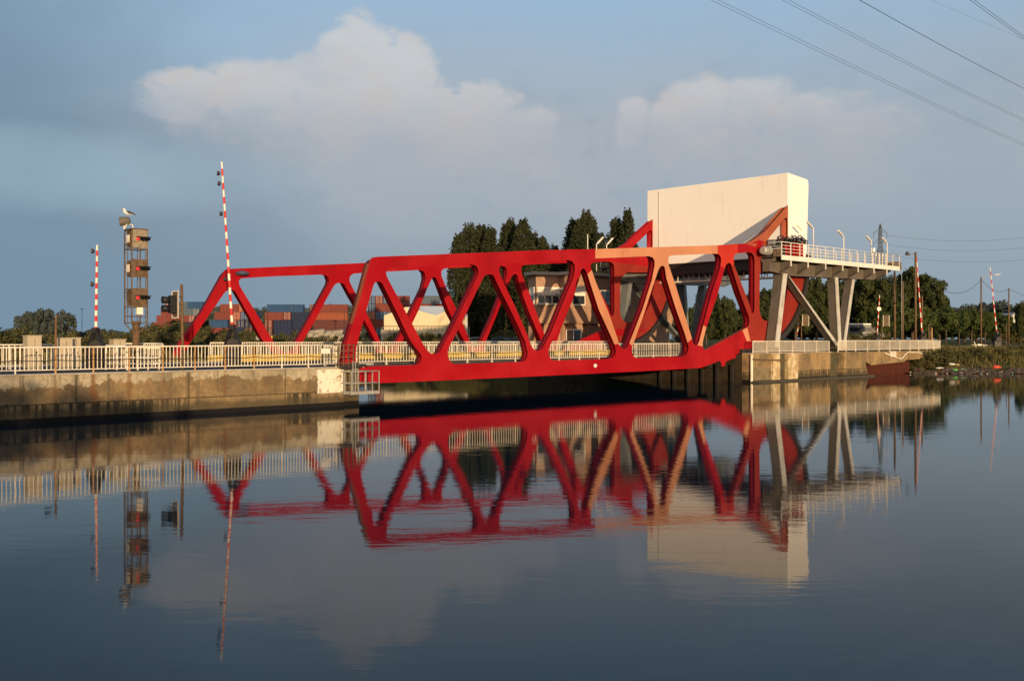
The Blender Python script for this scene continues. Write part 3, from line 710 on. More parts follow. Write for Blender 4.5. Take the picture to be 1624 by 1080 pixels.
# counterweight
cw = empty('counterweight_box', W(t_b, BF, 11), 'huge cream white counterweight box raised above the right end of the bridge', 'counterweight')
zt1 = on(1250, 274, BF)[1]; t2, zt2 = on(1282.5, 287, BF)
m = MB(); prof = [(t_b, 11.15), (t_b, zt1), (t2-.25, zt2+.1), (t2-.05, zt2-.05), (t2, zt2-.5), (tt(1279.5, BF), 11.15)]
m.prism([W(t, BF, z) for t, z in prof], V*(BB-BF)); m.build('cladding', CWT, cw, bevel=.04)
m = MB(); m.prism([W(t_b+.4, BF+TH+.3, 11.14), W(t_b+3.2, BF+TH+.3, 11.14), W(t_b+3.2, BF+TH+.3, 9.9), W(t_b+.4, BF+TH+.3, 10.1)], V*(BB-BF-2*TH-.6)); m.build('cross_girder', DARK, cw)
m = MB(); m.rev(W(t2-.1, BF+.9, zt2-.35), V, [(0, .45), (.25, .45)], 16); m.build('corner_roller', CWT, cw)
m = MB(); m.prism([W(t2-.02, BF+1, zt2-1.2), W(t2+.28, BF+1, zt2-1.8), W(t2+.25, BF+1, zt2-2.6), W(t2-.02, BF+1, zt2-2.5)], V*.3); m.build('red_lug', RED, cw)
m = MB(); m.bar(W(t_b-.02, 15.9, 11.4), W(t_b-.02, 15.9, zt1-.2), .05, .06, V); m.build('edge_seam', GREYL, cw)

# ================================================================== RACK PLATFORMS AND THEIR LEGS (one each side, mirrored)
SC_ = (BF+BB)/2
def rack_support(near):
    f = (lambda s: s) if near else (lambda s: 2*SC_-s)
    lab = 'grey steel track support with slanted legs and a railed platform right of the bridge' if near else 'pale green grey track support with slanted legs seen behind the near truss'
    r = empty('track_support', W(tt(1300, .8), f(.8), GR), lab, 'steel structure')
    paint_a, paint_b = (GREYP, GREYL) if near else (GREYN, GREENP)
    def tq(m, p, s0, s1):   # prism of (t,z) polygon between depths
        m.prism([W(t, f(s0), z) for t, z in p], V*((s1-s0) if near else -(s1-s0)))
    GS = .9
    g = lambda x, y, s=GS: on(x, y, s)
    # main girder
    m = MB(); tq(m, [g(1213, 415), g(1213, 431), g(1245, 438), g(1377, 444.5), g(1384, 441), g(1405, 431), g(1405, 424), g(1240, 412)], .35, 1.15); m.build('main_girder', paint_a, r, bevel=.02)
    m = MB(); tq(m, [g(1213, 411), g(1213, 415.5), g(1300, 418), g(1300, 414)], .1, 1.3)
    m.build('girder_flange', paint_a, r)
    # legs: box sections with a lit outer face
    def leg(top, bot, w0, w1, d=.85, s0=.25, nm='leg'):
        (ta, za), (tb2, zb) = g(*top, s0), g(*bot, s0)
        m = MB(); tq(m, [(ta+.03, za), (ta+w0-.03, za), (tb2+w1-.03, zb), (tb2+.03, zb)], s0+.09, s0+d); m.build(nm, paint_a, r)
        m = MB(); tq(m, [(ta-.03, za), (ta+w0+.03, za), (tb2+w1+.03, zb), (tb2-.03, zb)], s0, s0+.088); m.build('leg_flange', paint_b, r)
    leg((1243, 434), (1229.5, 551), .62, .62, 1.0)
    leg((1325, 440), (1331, 553), .5, .5, .9)
    leg((1352.5, 443), (1337, 553), .42, .42, .85, .4)
    leg((1251, 438), (1327, 549), .05, .62, .75, .35, 'brace')
    # track girder on the ground that the tread rolls along
    m = MB(); m.tsz(tr+.55, tt(1330, 2), f(1.15) if near else f(2.35), f(2.35) if near else f(1.15), GR+.01, 2.80); m.build('ground_track', DARK, r)
    # platform
    EO = -.75
    e = lambda x, y: on(x, y, EO)
    (ta, z0), (tb2, z1) = e(1240, 412), e(1427, 429.5)
    zt_ = lambda t: z0 + (z1-z0)*(t-ta)/(tb2-ta)
    m = MB(); sgn = 1 if near else -1
    m.hexa([W(ta, f(EO), z0), W(tb2, f(EO), z1), W(tb2, f(EO+.07), z1), W(ta, f(EO+.07), z0)], [W(ta, f(EO), z0+.42), W(tb2, f(EO), z1+.42), W(tb2, f(EO+.07), z1+.42), W(ta, f(EO+.07), z0+.42)])
    m.build('edge_beam', WHITEP if near else GREENP, r)
    m = MB(); m.hexa([W(ta, f(EO+.08), z0+.3), W(tb2, f(EO+.08), z1+.3), W(tb2, f(1.5), z1+.3), W(ta, f(1.5), z0+.3)], [W(ta, f(EO+.08), z0+.36), W(tb2, f(EO+.08), z1+.36), W(tb2, f(1.5), z1+.36), W(ta, f(1.5), z0+.36)])
    m.build('walkway_grating', paint_a, r)
    for x in (1255, 1282, 1310, 1337, 1361.5, 1386.5, 1407):
        t = e(x, 430)[0]; zz = zt_(t)
        m = MB(); m.prism([W(t, f(EO+.1), zz+.28), W(t, f(EO+.1), zz-.45), W(t, f(.34), zz-1.0), W(t, f(.34), zz+.28)], U*.05)
        m.prism([W(t-.14, f(EO+.1), zz-.455), W(t-.14, f(EO+.1), zz-.50), W(t-.14, f(.34), zz-1.05), W(t-.14, f(.34), zz-1.005)], U*.33)
        m.build('bracket', paint_a, r)
        m = MB(); m.bar(W(t, f(EO+.04), zz-.5), W(t, f(EO+.04), zz+.0), .09, .09, U); m.build('bracket_post', WHITEP if near else GREENP, r)
    # guard rails both sides
    n = 15
    for sd in (EO+.03, 1.45):
        if not near and sd > 0: continue
        for h in (.42+.28, .42+.56, .42+.84, .42+1.12):
            m = MB(); m.tube([W(ta, f(sd), z0+h), W(tb2, f(sd), z1+h)], .03 if h > 1.5 else .02, 6); m.build('guard_rail', WHITEP, r, True)
        for k in range(n+1):
            m = MB(); t = ta+(tb2-ta)*k/n; m.bar(W(t, f(sd), zt_(t)+.4), W(t, f(sd), zt_(t)+1.54), .06, .06, U)
            m.build('guard_rail_post', WHITEP, r)
    m = MB()
    for h in (.42+.56, .42+1.12): m.tube([W(tb2, f(EO+.03), z1+h), W(tb2, f(1.45), z1+h)], .03, 6)
    for h in (.42+.56, .42+1.12): m.tube([W(ta, f(EO+.03), z0+h), W(ta, f(.6), z0+h)], .03, 6)
    m.build('end_guard_rail', WHITEP, r)
    return r, f, ta, tb2, zt_, EO
GREYN = worn('far_support_grey', (.16, .17, .165, 1), (.08, .08, .075, 1), .7, .6, .8)
GREENP = worn('pale_green_paint', (.28, .33, .31, 1), (.12, .12, .10, 1), .6, .5, .9)
nr = rack_support(True); fr_ = rack_support(False)
def fluor_lamp(base, h, tipv, label):
    r = empty('platform_lamp', base, label, 'lamp', 'lamps on the track support platform')
    b = Vector(base); top = b+Z*h; m = MB(); m.tube([b, b+Z*(h-.15), top, top+tipv*.35], .05, 8); m.build('lamp_post', WHITEP, r, True)
    a = top+tipv*.2; c = top+tipv*1.25; m = MB(); m.bar(a, c, .14, .20, Z); m.build('lamp_head', WHITEP, r, bevel=.03)
    return r
_, _, ta, tb2, zt_, EO = nr
for (x, ty, sd, lab) in [(1272, 366, 1.4, 'tilted lamp on the platform nearest the red cylinders'), (1290, 363, EO+.05, 'tilted white lamp just right of the counterweight box edge'), (1338, 376, EO+.05, 'tilted white lamp alone at the middle of the platform railing'),
                         (1382, 384, 1.4, 'tilted white lamp just left of the power pylon'), (1407, 387, EO+.05, 'rightmost tilted white lamp near the end of the platform railing')]:
    t, ztop = on(x, ty, sd); b = W(t, sd, zt_(t)+.37)
    fluor_lamp(b, ztop-b.z, (-U*.92+Z*.42).normalized(), lab)
# far side lamps peeping over the top chord
for (x, ty, sd, lab) in [(946, 388, 17.9, 'pale lamp peeping over the chord just left of the peach paint'), (962, 389, 19.4, 'pale lamp between the peach chord and the far red arm')]:
    t, ztop = on(x, ty, sd)
    fluor_lamp(W(t, sd, ztop-2.6), 2.6, (U*.75+Z*.6).normalized(), lab)
# drive machinery on the platform
def machinery():
    r = empty('drive_unit', W(tt(1240, 0.4), .4, on(1240, 412, EO)[1]+.4), 'bridge drive unit with red cylinders, hoses and grey motor on the platform', 'machine')
    s_ = .55
    for k in range(5):
        x = 1246+k*6.2; t, z0 = on(x, 409, s_); _, z1 = on(x, 380+k*.9, s_)
        m = MB(); m.rev(W(t, s_, z0), Z, [(0, .17), (z1-z0-.12, .17), (z1-z0-.02, .10), (z1-z0, .04)], 14); m.build('red_cylinder', RED, r, True)
    m = MB(); a, b = tt(1241, s_), tt(1276, s_); zz = on(1258, 390, s_)[1]; m.tsz(a, b, s_+.25, s_+.75, zz-1.2, zz+.5); m.build('hydraulic_tank', RED, r, bevel=.04)
    m = MB(); rnd = random.Random(3)
    for k in range(26):
        x0 = 1228+rnd.random()*34; x1 = x0+6+rnd.random()*12; z0 = on(x0, 388, s_)[1]; z1 = on(x1, 388, s_)[1]; zp = on(x0, 373+rnd.random()*11, s_)[1]
        p0, p1 = W(tt(x0, s_), s_-.1-rnd.random()*.3, z0), W(tt(x1, s_), s_-rnd.random()*.3, z1)
        m.tube([p0, p0+Z*(zp-z0)*.8, (p0+p1)/2+Z*(zp-z0), p1+Z*(zp-z0)*.5, p1], .05, 6)
    m.build('hoses', BLACK, r, True)
    t, z = on(1214, 398, s_); m = MB(); m.rev(W(t-.5, s_, z), U, [(0, .26), (.1, .36), (.4, .36), (.41, .30), (.6, .30), (.61, .38), (1.1, .38), (1.15, .25), (1.5, .25)], 18); m.build('motor', GALV, r)
    a, b = tt(1219, s_), tt(1241, s_); z0 = on(1230, 413, s_)[1]; z1 = on(1230, 393, s_)[1]
    m = MB(); m.tsz(a+.4, b, s_-.35, s_+1.0, z0, z1); m.build('gearbox', DARK, r, bevel=.08)
    m = MB(); m.rev(W(tt(1234, s_-.5), s_-.5, on(1234, 404, s_-.5)[1]), V, [(0, .62), (.1, .66), (.12, .3)], 22); m.build('flywheel', RUST, r)
    m = MB(); m.tsz(tt(1228, s_), tt(1240, s_), s_, s_+.7, z1, on(1230, 380, s_)[1]); m.build('valve_block', worn('grey_blue_casting', (.14, .15, .16, 1), None, .6, .5), r, bevel=.05)
machinery()
# items at the right end of the platform
m = MB(); t, z = on(1384, 397, .6); m.rev(W(t, .6, z), -V, [(0, .02), (.02, .2), (.12, .25), (.22, .2), (.25, .02)], 16); single(m, 'warning_horn', CWT, 'round pale horn on the platform below the pylon', 'horn', smooth=True)
m = MB()
for k in range(5):
    t, z = on(1384+k*5.2, 404, .7); m.tube([W(t, .7, zt_(t)+.37), W(t, .7, z+.1)], .09, 8)
single(m, 'pipe_rack', CREAM, 'row of short cream pipes at the right end of the platform', 'pipes')
m = MB(); t0_, t1_ = tt(1410, 1.0), tt(1424, 1.0); zz = zt_(t0_)+.37; m.tsz(t0_, t1_, .6, 1.2, zz, zz+.75); single(m, 'buffer_block', RUST, 'dark brown equipment box at the far right end of the platform', 'box', bevel=.05)
# lattice gangway joining the two supports
def gangway():
    t = tt(1236, 1.6); r = empty('lattice_gangway', W(t, 1.6, 9.4), 'white lattice gangway crossing behind the bridge tail', 'walkway')
    z0 = on(1238, 437, 1.6)[1]; z1 = z0+1.15; s0, s1 = 1.7, 17
    t += 2.4
    for dt in (0, 1.1):
        m = MB(); m.bar(W(t+dt, s0, z0), W(t+dt, s1, z0), .14); m.bar(W(t+dt, s0, z1), W(t+dt, s1, z1), .10); n = 12
        for k in range(n):
            a = s0+(s1-s0)*k/n; b = s0+(s1-s0)*(k+1)/n; m.bar(W(t+dt, a, z0), W(t+dt, a, z1), .07)
            m.bar(W(t+dt, a, z0 if k % 2 else z1), W(t+dt, b, z1 if k % 2 else z0), .06)
        m.build('lattice_side', WHITEP, r)
    m = MB(); m.tsz(t+.08, t+1.02, s0, s1, z0-.03, z0+.03); m.build('gangway_floor', GALV, r)
gangway()

# ================================================================== LEFT QUAY FURNITURE
def signal_tower():
    s0 = 6.5; px = 209
    t0 = tt(px, s0); w = .86; zb = on(211, 512, s0)[1]; zt = on(209, 363, s0)[1]
    r = empty('signal_tower', W(t0+w/2, s0+w/2, GL), 'tall brown lattice signal tower with three red lights in tiers', 'signal tower')
    m = MB(); m.tube([W(t0+w/2, s0+w/2, GL), W(t0+w/2, s0+w/2, zb+.1)], .19, 12); m.build('column', WOOD, r, True)
    m = MB()
    for a, b in ((0, 0), (w, 0), (0, w), (w, w)): m.bar(W(t0+a, s0+b, zb), W(t0+a, s0+b, zt), .06, .06, U)
    m.build('corner_posts', RUST, r)
    m = MB(); H = zt-zb
    for zz in (0, .07, .17, .33, .36, .55, .60, .79, .84, 1.0):
        z = zb+H*zz
        m.bar(W(t0, s0, z), W(t0+w, s0, z), .045); m.bar(W(t0, s0+w, z), W(t0+w, s0+w, z), .045); m.bar(W(t0, s0, z), W(t0, s0+w, z), .045); m.bar(W(t0+w, s0, z), W(t0+w, s0+w, z), .045)
    for a, b in ((.45, .0), (.75, .0), (.0, .5), (.7, w)): m.bar(W(t0+a, s0+b, zb), W(t0+a, s0+b, zt), .03, .03, U)
    m.build('cross_bars', RUST, r)
    m = MB()
    for a, b in ((0, 0), (w, 0), (0, w), (w, w)): m.bar(W(t0+a, s0+b, zb), W(t0+w/2, s0+w/2, zb-.75), .05)
    m.build('struts', RUST, r)
    for i, (ya, yb, mat) in enumerate(((364, 393, TANS), (411, 440, RUST), (457, 486, RUST))):
        z1 = on(215, ya, s0)[1]; z0 = on(215, yb, s0)[1]
        fr = MB(); fr.tsz(t0+.03, t0+w+.01, s0-.05, s0-.005, z0, z1); bx = fr.build('signal_board', mat, r)
        m = MB(); m.tsz(t0+.05, t0+w-.05, s0+.03, s0+w-.1, z0+.05, z1-.05); m.build('equipment_box', RUST, r, bevel=.02)
        zc = z1-(.17 if False else (z1-z0)*.52)
        m = MB(); m.rev(W(t0+.30, s0-.05, zc), -V, [(0, .085), (.04, .08), (.07, .02)], 14); m.build('red_light', LAMPR, r, True)
        m = MB()
        for a in (.48, .66, .82):
            m.rev(W(t0+a, s0-.05, zc), -V, [(0, .075), (.24, .085), (.24, .07), (.02, .06)], 12)
        m.tsz(t0+.2, t0+w+.12, s0-.3, s0-.052, zc+.10, zc+.125)
        m.build('lamp_hoods', BLACK, r)
        m = MB(); m.tsz(t0-.05, t0-.005, s0+.25, s0+.55, zc-.18, zc+.22); m.build('side_box', CREAM if i < 2 else RUST, r)
    m = MB(); za = on(222, 486.5, s0)[1]; m.tsz(t0+.30, t0+.62, s0-.02, s0+.2, za-.42, za-.02); m.build('small_box', CREAM, r, bevel=.01)
    m = MB(); m.tsz(t0-.02, t0+w+.04, s0-.08, s0+w+.02, zt, zt+.04); m.build('top_plate', RUST, r)
    m = MB(); m.tube([W(t0+.1, s0+.1, zt-.6), W(t0+.1, s0+.1, zt+.22), W(t0-.08, s0+.12, zt+.24), W(t0-.2, s0+.12, zt+.26)], .03, 6); m.build('lamp_bracket', CREAM, r, True)
    # floodlight
    cpos = Vector(at(197.5, 351, (W(t0, s0)).y)); ax = Vector((-.92, -.38, -.12)).normalized()
    fl = empty('floodlight', cpos, 'grey drum floodlight on top of the signal tower below the gull', 'floodlight')
    m = MB(); m.rev(cpos-ax*.30, ax, [(0, .10), (.05, .2), (.12, .22), (.52, .235), (.56, .235), (.56, .20), (.2, .12), (.15, .02)], 20); m.build('housing', GREYP, fl, True)
    m = MB(); m.tube([cpos+Vector((-.02, 0, -.24)), cpos+Vector((-.02, 0, -.42)), W(t0-.2, s0+.12, zt+.26)], .035, 6); m.build('yoke', CREAM, fl)
    m = MB(); m.tube([cpos+Vector((-.05, 0, -.3)), cpos+Vector((-.0, 0, -.55)), W(t0, s0, zt-.05)], .015, 5); m.build('cable', BLACK, fl)
    return cpos
def lampmat():
    g = NG('red_signal_lens'); g.col((.5, .005, .01, 1)); g.b.inputs['Emission Color'].default_value = (1, .02, .03, 1); g.b.inputs['Emission Strength'].default_value = 1.1; g.rough(.3); return g.m
LAMPR = lampmat()
fpos = signal_tower()
def gull(p):
    r = empty('seagull', p, 'seagull with white head and dark wings perched on the floodlight', 'bird')
    f = Vector((-.93, -.35, 0)).normalized(); sd = Vector((.35, -.93, 0)).normalized()
    def skin(pts, name, mat, n=14, flat=1.0, off=Vector((0, 0, 0))):
        vs = []; k = len(pts)
        for i, (a, h, rr) in enumerate(pts):
            q_ = pts[min(i+1, k-1)]; o_ = pts[max(i-1, 0)]; d = (f*(q_[0]-o_[0])+Z*(q_[1]-o_[1])).normalized(); x = sd; y = d.cross(x)
            for j in range(n):
                an = 2*math.pi*j/n; vs.append(p+off+f*a+Z*h+x*math.cos(an)*rr*flat+y*math.sin(an)*rr)
        fs = [(i*n+j, i*n+(j+1) % n, (i+1)*n+(j+1) % n, (i+1)*n+j) for i in range(k-1) for j in range(n)]+[tuple(range(n)), tuple((k-1)*n+j for j in range(n))]
        m = MB(); m.add(vs, fs); return m.build(name, mat, r, True)
    # one continuous body: tail, rump, breast, neck, head
    skin([(-.36, .13, .012), (-.28, .15, .045), (-.18, .17, .075), (-.06, .20, .105), (.05, .235, .108), (.11, .28, .085), (.125, .33, .058), (.13, .365, .055), (.14, .395, .060), (.155, .42, .050), (.17, .44, .018)], 'body', WFEATH)
    for sg in (1, -1):
        skin([(-.44, .13, .008), (-.34, .165, .03), (-.2, .205, .06), (-.05, .24, .075), (.06, .25, .05), (.08, .25, .01)], 'wing', DFEATH, 10, .32, sd*.085*sg)
    m = MB(); m.tube([p+f*.19+Z*.395, p+f*.245+Z*.39, p+f*.262+Z*.375], .016, 8, .006); m.build('beak', YELLOW, r, True)
    for sg in (1, -1):
        m = MB(); m.tube([p+sd*.035*sg+Z*.0, p+sd*.035*sg+Z*.06, p+sd*.035*sg-f*.015+Z*.13], .009, 6)
        m.tube([p+sd*.035*sg+Z*.008, p+sd*.035*sg+f*.05+Z*.004], .008, 5, .004); m.build('leg', PINKLEG, r)
        m = MB(); m.rev(p+f*.165+Z*.405+sd*.05*sg, sd*sg, [(-.005, .008), (.004, .006)], 8); m.build('eye', BLACK, r)
WFEATH = worn('white_feathers', (.78, .76, .72, 1), None, .8, .15, 12); DFEATH = worn('dark_feathers', (.045, .045, .05, 1), None, .8, .4, 12); PINKLEG = worn('pink_leg', (.5, .3, .22, 1), None, .7, .2)
gull(fpos+Vector((.12, .02, .235)))
def barrier(base, top, label, seg=.42, lamps=(), tape=True, rad=.075, base_h=1.3, group='striped barrier booms standing upright'):
    """raised red and white boom with a dark counterweight pedestal"""
    base = Vector(base); top = Vector(top); g0 = Vector((base.x, base.y, GL if base.x < 15 else GR))
    r = empty('barrier_boom', g0, label, 'barrier', group)
    d = top-base; n = max(6, int(d.length/seg)); L_ = d.length
    bm_ = MB(); K = 10
    pts = [base+d*(k/n) for k in range(n+1)]; ax = d.normalized(); x_ = ax.orthogonal().normalized(); y_ = ax.cross(x_)
    vs = [pp_+(x_*math.cos(2*math.pi*j/K)+y_*math.sin(2*math.pi*j/K))*rad*(1-.35*i/n) for i, pp_ in enumerate(pts) for j in range(K)]
    bm_.add(vs, [(i*K+j, i*K+(j+1) % K, (i+1)*K+(j+1) % K, (i+1)*K+j) for i in range(n) for j in range(K)]+[tuple(n*K+j for j in range(K))])
    bo = bm_.build('striped_boom', STRR, r); bo.data.materials.append(STRW)
    for i, pl in enumerate(bo.data.polygons):
        if i < n*K and (i//K) % 2: pl.material_index = 1
    for fct in lamps:
        m = MB(); p = base+d*fct; m.rev(p+Vector((-.10, -.05, 0)), Vector((-1, -.3, 0)), [(0, .05), (.05, .11), (.16, .12), (.17, .09)], 12); m.build('boom_lamp', BLACK, r)
    if base_h:
        m = MB(); x = Vector((.55, .0, 0)); y = Vector((0, .28, 0)); z0 = g0; top_z = base.z+.15
        x = x*.8
        m.hexa([g0-x-y, g0+x-y, g0+x+y, g0-x+y], [g0-x*.9-y+Z*(base.z-g0.z)*.55, g0+x*.9-y+Z*(base.z-g0.z)*.55, g0+x*.9+y+Z*(base.z-g0.z)*.55, g0-x*.9+y+Z*(base.z-g0.z)*.55])
        m.build('pedestal', BLACK, r, bevel=.04)
        m = MB(); c = g0+Z*(base.z-g0.z)*.55; hh = Z*(base.z-g0.z)*.5
        for sy in (-1, 1):
            m.bar(c-x*.85+y*.7*sy, c+hh-x*.12+y*.7*sy, .12, .05, U); m.bar(c+x*.85+y*.7*sy, c+hh+x*.12+y*.7*sy, .12, .05, U)
        m.box(c+hh, x*.28, y*.8, Z*.14); m.build('boom_fork', BLACK, r)
        m = MB(); m.rev(c+Vector((.1, -.36, .1)), Vector((0, 1, 0)), [(0, .34), (.7, .34)], 16); m.build('counterweight_disc', DARK, r)
    return r
def P3(px, py, s): return W(tt(px, s), s, on(px, py, s)[1])
barrier(P3(152, 527, 6), P3(154, 389, 6), 'short upright red and white barrier boom left of the signal tower', .27, (.93, .55))
barrier(P3(368.5, 522, 3), P3(351.5, 257, 3), 'tallest red and white boom standing in front of the far truss', .36, (.93, .87, .69, .3))
def traffic_light():
    s = 3.2; b = W(tt(290, s), s, GL); h = on(288, 451, s)[1]
    r = empty('traffic_light', b, 'black traffic light on a brown post with a white rimmed board', 'traffic light')
    m = MB(); m.tube([b, Vector((P3(288, 451, s).x, P3(288, 451, s).y, h))], .075, 10); m.build('post', WOOD, r, True)
    # board facing left towards the road
    p = P3(278.5, 483, s); x = Vector((.9, -.43, 0)).normalized(); n = Vector((-.78, -.62, 0)).normalized(); x = Z.cross(n).normalized()
    hz = .68; hw = .42
    m = MB(); m.box(p, x*hw, n*.02, Z*hz); m.build('board', RUST, r)
    m = MB()
    for sg in (-1, 1): m.box(p+x*hw*sg+n*.03, x*.03, n*.012, Z*(hz+.03)); m.box(p+Z*hz*sg+n*.03, x*(hw-.031), n*.0115, Z*.03)
    m.build('white_rim', STRW, r)
    m = MB(); m.box(p+n*.18-Z*.0, x*.2, n*.15, Z*.46); m.build('housing', BLACK, r, bevel=.03)
    for zz in (.22, -.22):
        m = MB(); m.rev(p+n*.33+Z*zz, n, [(0, .17), (.36, .19), (.36, .165), (.02, .14)], 16); m.build('hood', BLACK, r, True)
        m = MB(); m.rev(p+n*.335+Z*zz, n, [(0, .13), (.015, .11)], 16); m.build('lens', GLASS, r, True)
    m = MB(); m.bar(p+x*.2-n*.02, Vector((b.x, b.y, p.z)), .05); m.bar(p+x*.2-n*.02+Z*.4, Vector((b.x, b.y, p.z+.4)), .05); m.build('brackets', RUST, r)
traffic_light()
def cabinet(x0, x1, y0, s, label, h=None, group='beige control cabinets behind the quay railing'):
    t0 = tt(x0, s); z1 = on(x0, y0, s)[1]; wpx = x1-x0; w = wpx/22.
    r = empty('control_cabinet', W(t0+w/2, s+w/2, GL), label, 'cabinet', group)
    m = MB(); m.tsz(t0+.25*0, t0+w*.62, s, s+w*.62, GL+.12, z1); m.build('housing', CABM, r, bevel=.015)
    m = MB(); m.tsz(t0-.03, t0+w*.62+.03, s-.03, s+w*.62+.03, z1+.002, z1+.04); m.build('lid', CABM, r)
    m = MB(); m.tsz(t0+.03, t0+w*.62-.03, s+.03, s+w*.6, GL, GL+.118); m.build('plinth', DARK, r)
    m = MB(); m.tsz(t0+w*.31-.008, t0+w*.31+.008, s-.006, s-.001, GL+.2, z1-.08); m.build('door_seam', DARK, r)
    m = MB(); m.tsz(t0+w*.35, t0+w*.40, s-.03, s-.002, (GL+z1)/2, (GL+z1)/2+.12); m.build('handle', DARK, r)
cabinet(44, 67, 533, 4.6, 'leftmost and tallest beige cabinet behind the left quay railing')
cabinet(95, 117, 537, 4.8, 'beige cabinet just right of the leaning horn mast')
cabinet(114, 130, 536.5, 5.6, 'narrow beige cabinet second in line right of the horn mast')
cabinet(181, 203, 539, 5.2, 'low beige cabinet in front of the signal tower column')
def horn_mast():
    s = 4.0; b = W(tt(87, s), s, GL); tp = P3(89, 499, s)
    r = empty('horn_mast', b, 'thin brown mast with a dark signal lamp on its left', 'mast')
    m = MB(); m.tube([b, tp], .055, 8); m.build('post', WOOD, r)
    c = P3(80, 507, s); d = Vector((-.95, -.2, .12)).normalized()
    m = MB(); m.rev(c-d*.05, d, [(0, .06), (.08, .10), (.24, .12), (.28, .17), (.28, .13), (.1, .05)], 12); m.bar(c, tp-Z*.25, .04); m.build('signal_lamp', BLACK, r, True)
horn_mast()
ts = [tt(-60, 9)+k*2.2 for k in range(14)]; ts = [t for t in ts if t < tt(141, 9)]
railing('cream railing on the far side of the quay road behind the cabinets', wl(9.0), ts, 7, lambda t: GL+.1, lambda t: 3.38, 'railings on the quay road')
ts = [tt(200, 9), tt(214, 9), tt(228, 9), tt(243, 9), tt(258, 9)]
railing('short cream railing between the signal tower and the bridge end', wl(9.0), ts, 4, lambda t: GL+.1, lambda t: 3.42, 'railings on the quay road')
def gate():
    a = Vector(W(tt(168, 4.4), 4.4)); b = Vector(W(tt(252, 2.2), 2.2)); r = empty('crossing_gate', (a.x, a.y, GL), 'low cream crossing gate slanting away behind the quay railing', 'gate')
    z0 = GL
    m = MB(); m.tube([a+Z*(on(168, 548, 4.4)[1]), b+Z*(on(252, 552, 2.2)[1])], .045, 8); m.tube([a+Z*2.75, b+Z*2.75], .03, 6); m.tube([a+Z*2.45, b+Z*2.45], .03, 6); m.build('rails', CREAM, r, True)
    for k in range(6):
        p = a+(b-a)*k/5; m = MB(); m.bar(p+Z*z0, p+Z*3.3, .07, .07, U); m.build('post', CREAM, r)
gate()
# pedestrians' dark bicycle-like clutter is left to posts and kerb
m = MB(); m.tsz(-40, te-1, 12.4, 12.65, GL+.01, GL+.17); single(m, 'kerb', worn('kerb_stone', (.3, .27, .22, 1), None, .9, .4), 'pale kerb along the far side of the quay road', 'kerb')
m = MB(); m.tsz(tt(335, 14.5), te-1.6, 14.55, 14.75, GL+.02, 2.6); single(m, 'guard_beam', YELLOW, 'yellow guard beam beside the quay road left of the bridge', 'barrier')
# service cage and hanging platform at the abutment end
def service_platform():
    r = empty('service_platform', W(tt(560, 0), -.3, 1.2), 'small galvanised steel platform hung beside the quay end below the cage', 'platform')
    s0, s1 = -1.0, .40
    a, b = tt(548, .4), tt(600, -1.0)
    a = tt(572, .4)-1.2
    zf = on(573, 625, -.6)[1]
    c = [W(tt(557, s0), s0), W(tt(601, s0), s0), W(tt(601, s0), s0)+V*1.2, W(tt(557, s0), s0)+V*1.2]
    m = MB(); m.hexa([p+Z*zf for p in c], [p+Z*(zf+.18) for p in c]); m.build('floor_frame', GALV, r, bevel=.01)
    zt_r = zf+1.28
    m = MB()
    for i, j in ((0, 1), (1, 2), (0, 3), (3, 2)):
        for h in (.62, 1.26): m.tube([c[i]+Z*(zf+h), c[j]+Z*(zf+h)], .026, 6)
    m.build('rails', GALV, r, True)
    for i, j, ff in ((0, 1, 0), (0, 1, .5), (0, 1, 1), (1, 2, .5), (1, 2, 1), (0, 3, 1), (0, 3, .5), (0, 1, .25)):
        p = c[i]+(c[j]-c[i])*ff; m = MB(); m.bar(p+Z*zf, p+Z*zt_r, .05, .05, U); m.build('post', GALV, r)
    for px in (562, 566):
        m = MB(); p = W(tt(px, -.5), -.35); m.bar(p+Z*zf, p+Z*2.45, .05, .05, U); m.build('hanger', GALV, r)
    r = empty('service_cage', W(tt(556, .2), .0, 2.1), 'dark steel cage of rails around the foot of the red end post', 'cage')
    s0 = -.35; p0, p1 = tt(537, s0), tt(568, s0); z0 = 2.32; z1 = on(552, 547, s0)[1]
    m = MB()
    for h in (z0+.05, z0+.38, z0+.72, z1): m.tube([W(p0, s0, h), W(p1, s0, h)], .022, 6); m.tube([W(p0, s0, h), W(p0, .4, h)], .022, 6); m.tube([W(p1, s0, h), W(p1, .4, h)], .022, 6)
    m.build('bars', RUST, r, True)
    for k in range(5):
        t = p0+(p1-p0)*k/4; m = MB(); m.bar(W(t, s0, z0-.15), W(t, s0, z1), .045, .045, U); m.build('upright', RUST, r)
    m = MB(); m.prism([W(p0, s0, z0-.03), W(p1+.6, s0, z0-.03), W(p1+.3, s0, z0-.22), W(p0+.35, s0, z0-.3)], V*.34); m.build('cage_floor', DARK, r)
    m = MB(); m.tsz(p1+.1, p1+1.1, -.3, .4, 2.22, 2.36); m.build('grey_tray', GALV, r)
service_platform()

